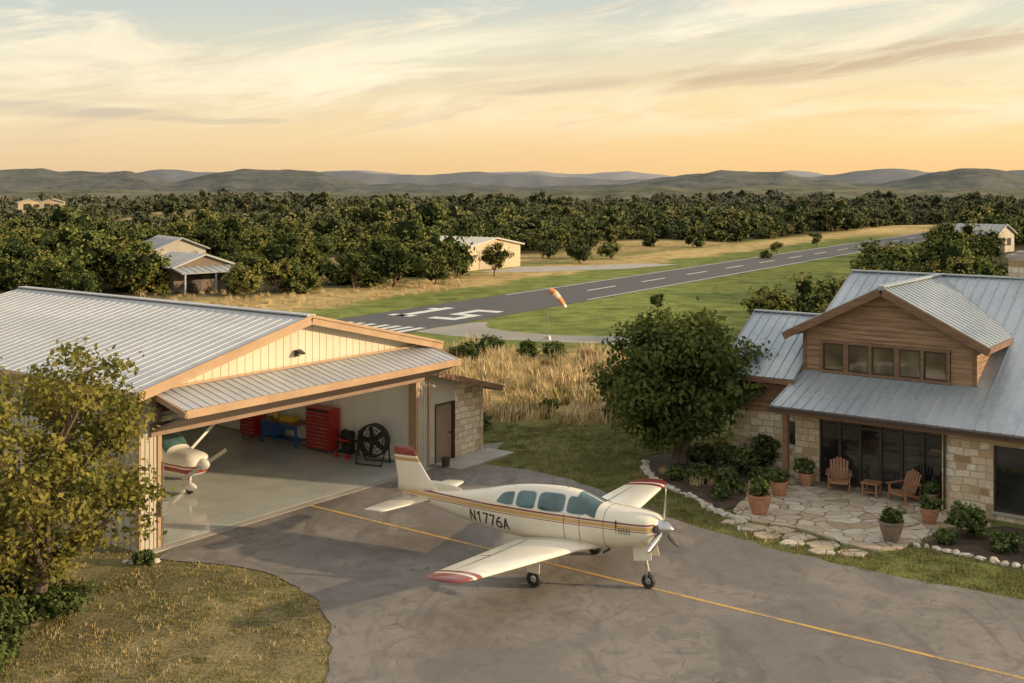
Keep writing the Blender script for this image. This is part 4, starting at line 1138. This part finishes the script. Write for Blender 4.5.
M['ac_red'] = vmat('aircraft_maroon', (.20, .03, .028), (.26, .04, .035), 2, .3, bs=.01, Coat_Weight=.5)
M['ac_gold'] = vmat('aircraft_gold', (.48, .30, .12), (.54, .35, .15), 2, .3, bs=.01)
h_ = Vector((.83, -.558, 0)).normalized()
PITCH = math.radians(2.9)
AC = empty('parked_airplane', (1.4, 29.4, .02))
AC.rotation_euler = (0, -PITCH, math.atan2(h_.y, h_.x))
st = [(2.82, .24, 1.22, 1.62), (2.7, .40, 1.08, 1.70), (2.45, .49, .97, 1.77), (2.0, .535, .88, 1.82), (1.45, .565, .80, 1.86), (1.2, .575, .78, 1.90), (.95, .585, .76, 2.0), (.65, .595, .745, 2.10), (.3, .60, .74, 2.15), (-.5, .60, .74, 2.16),
      (-1.2, .575, .76, 2.11), (-1.8, .53, .80, 2.02), (-2.5, .44, .90, 1.88), (-3.3, .325, 1.03, 1.75), (-4.3, .20, 1.21, 1.65), (-5.1, .09, 1.36, 1.57), (-5.45, .05, 1.42, 1.53)]
fb = Body(st)
b = MB(); fb.mesh(b, 120, 72); b.obj('fuselage', M['ac_body'], AC, smooth=True, uv=False)
WQ = ([(1.02, 1.66), (.42, 1.65), (.42, 2.04), (.74, 2.01)], [(.33, 1.65), (-.46, 1.65), (-.46, 2.06), (.33, 2.06)], [(-.56, 1.65), (-1.16, 1.66), (-1.16, 2.02), (-.56, 2.05)], [(-1.26, 1.66), (-1.82, 1.69), (-1.64, 1.93), (-1.26, 1.99)])
b = MB()
for sg in (-1, 1):
    for q in WQ: fb.window(b, q, sg, .012)
P2 = math.pi / 2
for sg in (-1, 1):
    fb.patch(b, 1.26, .64, P2 - sg * .03, lambda t, sg=sg: P2 - sg * (1.15 - .10 * t), .010)
b.obj('windows', M['canopy'], AC, smooth=True, uv=False)
b = MB()
for sg in (-1, 1):
    for q in WQ: fb.window(b, q, sg, .006, grow=1.08)
b.obj('window_surrounds', M['steel'], AC, smooth=True, uv=False)
b = MB()
for sg in (-1, 1):
    fl = lambda si: {0: 0, 1: 0, 2: 0, 3: 1, 4: 0, 5: 1, 6: 1}[si]
    foil(b, [(sg * .3, 1.35, 2.35, .86, .12), (sg * .95, 1.02, 1.95, .90, .13), (sg * 1.4, .95, 1.85, .93, .13), (sg * 4.5, .60, 1.22, 1.17, .12), (sg * 4.68, .58, 1.18, 1.185, .12), (sg * 4.78, .57, 1.15, 1.19, .12), (sg * 5.12, .47, 1.02, 1.215, .10), (sg * 5.27, .25, .6, 1.225, .06)], matf=fl)
b.obj('wings', [M['ac_plain'], M['ac_red']], AC, smooth=True, uv=False)
b = MB()
for sg in (-1, 1):
    b.beam((-.47, sg * 1.0, 1.0 + .0), (-.28, sg * 2.85, 1.115), .018, .006); b.beam((-.28, sg * 2.9, 1.118), (-.24, sg * 4.35, 1.2), .018, .006)
    b.beam((-.28, sg * 2.87, 1.115), (-.62, sg * 2.9, 1.065), .02, .006)
b.obj('control_surface_gaps', M['dark_frame'], AC)
b = MB()
for sg in (-1, 1):
    foil(b, [(sg * .03, -4.2, 1.15, 1.43, .09), (sg * 1.75, -4.55, .72, 1.45, .09), (sg * 1.9, -4.62, .6, 1.455, .07)])
b.obj('tailplane', M['ac_plain'], AC, smooth=True, uv=False)
b = MB()
foil(b, [(1.48, -3.8, 1.8, 0, .05), (1.75, -4.22, 1.36, 0, .08), (1.95, -4.4, 1.18, 0, .09), (2.4, -4.74, .92, 0, .09), (2.5, -4.8, .87, 0, .09), (2.56, -4.84, .84, 0, .09), (2.68, -4.90, .8, 0, .09), (2.82, -5.04, .6, 0, .06)],
     matf=lambda si: {0: 0, 1: 0, 2: 0, 3: 2, 4: 0, 5: 1, 6: 1}[si], vertical=True)
foil(b, [(1.5, -2.8, 1.2, 0, .02), (1.81, -3.35, 1.1, 0, .03), (1.92, -4.0, .5, 0, .05)], vertical=True)
b.obj('tail_fin', [M['ac_plain'], M['ac_red'], M['ac_gold']], AC, smooth=True, uv=False)
b = MB(); b.lathe((2.8, 0, 1.42), [(.2, 0), (.2, .06), (.185, .14), (.14, .25), (.07, .34), (.0, .37)], 24, axis='x'); b.obj('spinner', M['steel'], AC, smooth=True)
b = MB()
for k in range(3):
    a = math.radians(200 + 120 * k); ax = Vector((0, math.cos(a), math.sin(a))); tn = Vector((0, -math.sin(a), math.cos(a)))
    vs = []
    for i in range(9):
        r = .12 + .9 * i / 8; wd_ = [.05, .07, .10, .115, .12, .115, .10, .085, .03][i] * .8; tw = math.radians(62 - 42 * i / 8)
        dv = tn * math.cos(tw) + Vector((1, 0, 0)) * math.sin(tw)
        nv = tn * -math.sin(tw) + Vector((1, 0, 0)) * math.cos(tw)
        c = Vector((2.93, 0, 1.42)) + ax * r
        vs += [c - dv * wd_, c + nv * .02, c + dv * wd_, c - nv * .012]
    fs = [(i * 4 + k2, i * 4 + (k2 + 1) % 4, (i + 1) * 4 + (k2 + 1) % 4, (i + 1) * 4 + k2) for i in range(8) for k2 in range(4)] + [(32, 33, 34, 35)]
    b.add(vs, fs)
b.obj('propeller', M['steel'], AC, smooth=True)
b = MB()
for sg in (-1, 1):
    b.lathe((2.835, sg * .23, 1.44), [(0, 0), (.085, 0), (.1, -.06)], 18, axis='x')
b.lathe((2.8, 0, 1.17), [(0, 0), (.09, 0), (.1, -.08)], 18, axis='x')
b.obj('cowl_intakes', M['black'], AC)
b = MB()
b.beam((1.86, -.50, 1.3), (1.86, -.52, 1.62), .01, .05, (0, -1, 0))
for sg in (-1, 1):
    for k in range(5):
        p = fb.side(1.95 + k * .07, 1.3, sg, .004); q = fb.side(1.93 + k * .07, 1.45, sg, .004); b.beam(p, q, .015, .01, (0, sg, 0))
    b.cyl((1.6, sg * .42, .86), (1.42, sg * .46, .76), .035)
for xd_ in (.37, .82):
    pr = None
    for k in range(9):
        p = fb.side(xd_, 1.0 + k * .08, -1, .003)
        if pr: b.beam(pr, p, .008, .006, (0, -1, 0))
        pr = p
pr = None
for k in range(25):
    p = fb.pt(1.5, math.pi * 2 * k / 24, .002)
    if pr: b.beam(pr, p, .01, .005, Vector((0, p[1], p[2] - 1.35)))
    pr = p
b.cyl((.2, 0, 2.14), (.12, 0, 2.42), .008, .004, 6); b.cyl((-1.5, 0, 2.06), (-1.58, 0, 2.26), .012, .006, 6)
b.obj('panel_lines_and_antennas', M['dark_frame'], AC)
b = MB()
dz = -2.42 * math.sin(PITCH)
for sg in (-1, 1):
    wheel(b, 0.02, sg * 1.52, .21, .16)
    b.cyl((.05, sg * 1.42, .22), (.08, sg * 1.45, .92), .045, .06, 12, 1)
    b.cyl((.02, sg * 1.40, .21), (.02, sg * 1.6, .21), .035, None, 10, 1)
    b.beam((.0, sg * 1.42, .45), (-.3, sg * 1.42, .88), .03, .03, (0, 1, 0), 1)
    b.beam((.05, sg * 1.60, .38), (.08, sg * 1.56, .9), .36, .02, (0, sg, 0), 2)
wheel(b, 2.42, 0, .18, .13, dz=dz)
b.cyl((2.42, .0, .42 + dz), (2.30, 0, 1.05), .04, .055, 12, 1)
for sg in (-1, 1): b.beam((2.42, sg * .085, .16 + dz), (2.40, sg * .07, .46 + dz), .05, .02, (0, 1, 0), 1)
b.beam((2.40, -.09, .44 + dz), (2.40, .09, .44 + dz), .06, .04, (0, 0, 1), 1)
b.beam((2.38, 0, .5 + dz), (1.95, 0, .9), .03, .03, (0, 1, 0), 1)
for sg in (-1, 1): b.beam((2.35, sg * .17, .98), (2.4, sg * .22, .62), .5, .015, (0, 1, 0), 2)
b.obj('landing_gear', [M['black'], M['steel'], M['ac_plain']], AC)
# registration letters: block strokes on a unit cell, wrapped on the fuselage side
GL = {'N': [[(0, 0), (0, 1)], [(0, 1), (1, 0)], [(1, 0), (1, 1)]],
      '1': [[(.15, .78), (.55, 1)], [(.55, 1), (.55, 0)]],
      '7': [[(0, 1), (1, 1)], [(1, 1), (.35, 0)]],
      '6': [[(.85, 1), (.3, .85)], [(.3, .85), (0, .5)], [(0, .5), (0, .15)], [(0, .15), (.2, 0)], [(.2, 0), (.8, 0)], [(.8, 0), (1, .15)], [(1, .15), (1, .42)], [(1, .42), (.8, .56)], [(.8, .56), (.1, .53)]],
      'A': [[(0, 0), (.5, 1)], [(.5, 1), (1, 0)], [(.2, .36), (.8, .36)]]}
XE = -1.38; CWD = .155; CSP = .235; CHT = .27; SW = .044
for sg in (-1, 1):
    b = MB()
    for ci, chh in enumerate('N1776A'):
        for (p0, p1) in GL[chh]:
            def P(p, sg=sg, ci=ci):
                u = (ci * CSP + p[0] * CWD) - 6 * CSP + (CSP - CWD)
                return (u, p[1] * CHT)
            a_, c_ = P(p0), P(p1)
            dx, dy = c_[0] - a_[0], c_[1] - a_[1]; L = math.hypot(dx, dy); dx /= L; dy /= L
            a_ = (a_[0] - dx * SW * .4, a_[1] - dy * SW * .4); c_ = (c_[0] + dx * SW * .4, c_[1] + dy * SW * .4)
            nseg = 6; vs = []
            for k in range(nseg + 1):
                t = k / nseg; ux = a_[0] + (c_[0] - a_[0]) * t; uy = a_[1] + (c_[1] - a_[1]) * t
                for sd_ in (-1, 1):
                    xx = ux - dy * SW / 2 * sd_; zz = uy + dx * SW / 2 * sd_
                    X = XE + xx if sg < 0 else XE - 6 * CSP - xx
                    vs.append(fb.side(X, 1.02 + zz + (XE - X) * .07, sg, .008 + .0004 * len(b.f) % .004))
            b.add(vs, [(2 * k, 2 * k + 1, 2 * k + 3, 2 * k + 2) for k in range(nseg)])
    b.obj('registration_marking', M['dark_frame'], AC, uv=False)
cp = wpos(4.5, 5.1)
CS = empty('high_wing_airplane', (cp[0], cp[1], .035), math.atan2(-.6, .8))
WH = (.78, .76, .72); CM = (.30, .03, .03)
M['cs_body'] = plane_paint('small_plane_paint', [(.4, WH), (.78, CM), (.93, WH), (.98, CM), (1.03, WH)], WH, .4, 1.9)
M['cs_white'] = vmat('small_plane_white', (.74, .73, .7), (.8, .79, .76), 1, .3, bs=.01)
st2 = [(2.0, .28, .85, 1.25), (1.85, .42, .72, 1.34), (1.3, .5, .62, 1.42), (.8, .54, .58, 1.48), (.45, .55, .57, 1.8), (.1, .55, .57, 2.02), (-.6, .54, .6, 2.02), (-1.3, .42, .72, 1.8), (-2.4, .28, .88, 1.5), (-4.2, .12, 1.05, 1.35), (-5, .05, 1.15, 1.3)]
f2 = Body(st2, 2.7, (-1.5, .5), .12)
b = MB(); f2.mesh(b, 60, 32); b.obj('fuselage', M['cs_body'], CS, smooth=True, uv=False)
b = MB()
for sg in (-1, 1):
    f2.window(b, [(.5, 1.42), (-.2, 1.42), (-.2, 1.9), (.15, 1.88)], sg); f2.window(b, [(-.3, 1.42), (-1.1, 1.45), (-.95, 1.8), (-.3, 1.9)], sg)
f2.patch(b, .75, .2, P2 - 1.0, P2 + 1.0); b.obj('windows', M['canopy'], CS, smooth=True, uv=False)
b = MB()
for sg in (-1, 1): foil(b, [(sg * .02, .45, 1.5, 2.1, .12), (sg * 2.4, .45, 1.48, 2.14, .12), (sg * 4.1, .38, 1.1, 2.18, .10)])
for sg in (-1, 1): foil(b, [(sg * .02, -4.1, .9, 1.35, .08), (sg * 1.6, -4.2, .65, 1.35, .08)])
foil(b, [(1.3, -3.9, 1.2, 0, .06), (2.4, -4.6, .6, 0, .08)], vertical=True)
for sg in (-1, 1):
    b.beam((.1, sg * .5, .75), (.1, sg * 2.3, 2.06), .1, .03, (1, 0, 0)); b.beam((-.2, sg * .4, .7), (-.25, sg * 1.1, .3), .12, .03, (1, 0, 0))
    b.lathe((-.25, sg * 1.15, .22), [(.0, .42), (.08, .3), (.13, .1), (.12, -.15), (.04, -.45), (0, -.5)], 12, axis='x')
b.lathe((1.35, 0, .24), [(.0, .38), (.08, .27), (.14, .08), (.12, -.15), (.04, -.4), (0, -.45)], 14, axis='x')
b.cyl((1.35, 0, .3), (1.42, 0, .8), .04)
b.obj('wings_tail_and_fairings', M['cs_white'], CS, smooth=True, uv=False)
b = MB(); wheel(b, 1.35, 0, .17, .12); wheel(b, -.25, 1.15, .19, .14); wheel(b, -.25, -1.15, .19, .14); b.obj('wheels', [M['black'], M['steel']], CS)
b = MB(); b.lathe((2.0, 0, 1.07), [(.19, 0), (.17, .12), (.08, .28), (0, .33)], 20, axis='x'); b.obj('spinner', M['cs_white'], CS, smooth=True)
b = MB()
for a in (.35, .35 + math.pi): b.beam((2.1, .1 * math.cos(a), 1.07 + .1 * math.sin(a)), (2.1, .92 * math.cos(a), 1.07 + .92 * math.sin(a)), .13, .025, (1, 0, .3))
b.obj('propeller', M['black'], CS)

# ------------------------------------------------------------------ windsock
WS = empty('windsock', (2.35, 74.2, 0))
b = MB(); b.cyl((0, 0, 0), (0, 0, 3.35), .05, .03); b.lathe((0, 0, 0), [(0, .25), (.22, .25), (.25, 0)], 12); b.obj('pole', M['steel'], WS)
m_or = vmat('windsock_orange', (.62, .24, .10), (.7, .3, .12), 3, .8, bs=.1); m_cr = vmat('windsock_cream', (.72, .56, .42), (.78, .62, .46), 3, .8, bs=.1)
b = MB(); n = 14; N = 11
for i in range(N):
    t = i / (N - 1); c = Vector((.12 + .95 * t + .1 * t * t, 0, 3.25 - .2 * t - .95 * t ** 1.8)); r = .25 - .12 * t
    dn = Vector((1.05, 0, -.25 - 1.7 * t ** .8)).normalized(); u = Vector((0, 1, 0)); w_ = dn.cross(u)
    for k in range(n):
        a = 2 * math.pi * k / n; rr = r * (1 + .15 * math.sin(3 * a + t * 5)); b.v.append(tuple(c + u * math.cos(a) * rr + w_ * math.sin(a) * rr))
for i in range(N - 1):
    for k in range(n): b.f.append((i * n + k, i * n + (k + 1) % n, (i + 1) * n + (k + 1) % n, (i + 1) * n + k)); b.m.append((i // 3) % 2)
b.obj('sock', [m_or, m_cr], WS, smooth=True)

# ------------------------------------------------------------------ distant buildings
def gbuild(name, x, y, rot, w_, l_, ev, rg, wall, roofm, door=None, porch=False, z=0):
    G = empty(name, (x, y, z), rot)
    b = MB(); b.box(0, w_, 0, l_, -4.5 if z else -.3, ev); b.prism_xz([(0, ev), (w_, ev), (w_ / 2, rg - .05)], .01, l_ - .01); b.obj('walls', wall, G)
    b = MB(); s_ = (rg - ev) / (w_ / 2)
    for x0 in (-.4, w_ + .4): b.roof((x0, -.4, ev - .4 * s_ + .05), (x0, l_ + .4, ev - .4 * s_ + .05), (w_ / 2, l_ + .4, rg + .05), (w_ / 2, -.4, rg + .05), .12, .8, .05, .06)
    b.obj('roof', roofm, G)
    b = MB(); b.box(w_ * .2, w_ * .45, -.06, -.005, 0.02, min(ev * .8, 2.4)); b.box(w_ * .6, w_ * .8, -.05, -.004, ev * .35, ev * .75)
    for k in range(3): b.box(-.05, -.004, l_ * (.15 + .28 * k), l_ * (.15 + .28 * k) + l_ * .12, ev * .35, ev * .78)
    b.obj('doors_and_windows', door or M['dark_frame'], G)
    if porch:
        b = MB(); b.roof((-.4, -2.4, ev * .8), (w_ + .4, -2.4, ev * .8), (w_ + .4, 0, ev), (-.4, 0, ev), .1, .8, .05, .05)
        for k in range(3): b.box(k * w_ / 2 - .05, k * w_ / 2 + .1, -2.3, -2.15, 0, ev * .78)
        b.obj('porch', roofm, G)
ua = math.atan2(.8, .6)
M['tanmetal'] = vmat('tan_metal', (.47, .38, .25), (.54, .44, .30), .3, .6, bs=.05)
M['tandoor'] = vmat('tan_door', (.36, .30, .21), (.42, .35, .25), .3, .6, bs=.05)
M['paleroof'] = vmat('pale_roof', (.45, .44, .42), (.52, .51, .48), .4, .6, .1, bs=.05)
M['greyroof'] = vmat('grey_roof', (.30, .31, .32), (.38, .39, .40), .4, .6, .1, bs=.05)
M['darkwood'] = vmat('dark_wood_wall', (.14, .11, .085), (.2, .15, .11), .4, .8, bs=.1)
gbuild('metal_hangar', -5.3, 135.5, ua, 10.6, 8.5, 2.9, 3.8, M['tanmetal'], M['paleroof'], M['tandoor'])
gbuild('barn', -32.5, 108, ua - .15, 6.5, 6, 2.4, 3.5, M['darkwood'], M['greyroof'], porch=True)
gbuild('farmhouse', -42, 133, ua - .3, 6, 8, 2.8, 4.0, M['grey_siding'], M['greyroof'])
gbuild('farmhouse', 74, 172, ua - .1, 8, 9, 2.9, 4.3, M['grey_siding'], M['greyroof'])
gbuild('farmhouse', -180, 410, .5, 9, 6, 3.0, 4.2, M['tanmetal'], M['greyroof'], z=gz(-180, 410) + 4.0)
gbuild('farmhouse', -168, 400, .3, 8, 6, 2.8, 4.0, M['tanmetal'], M['paleroof'], z=gz(-168, 400) + 3.6)
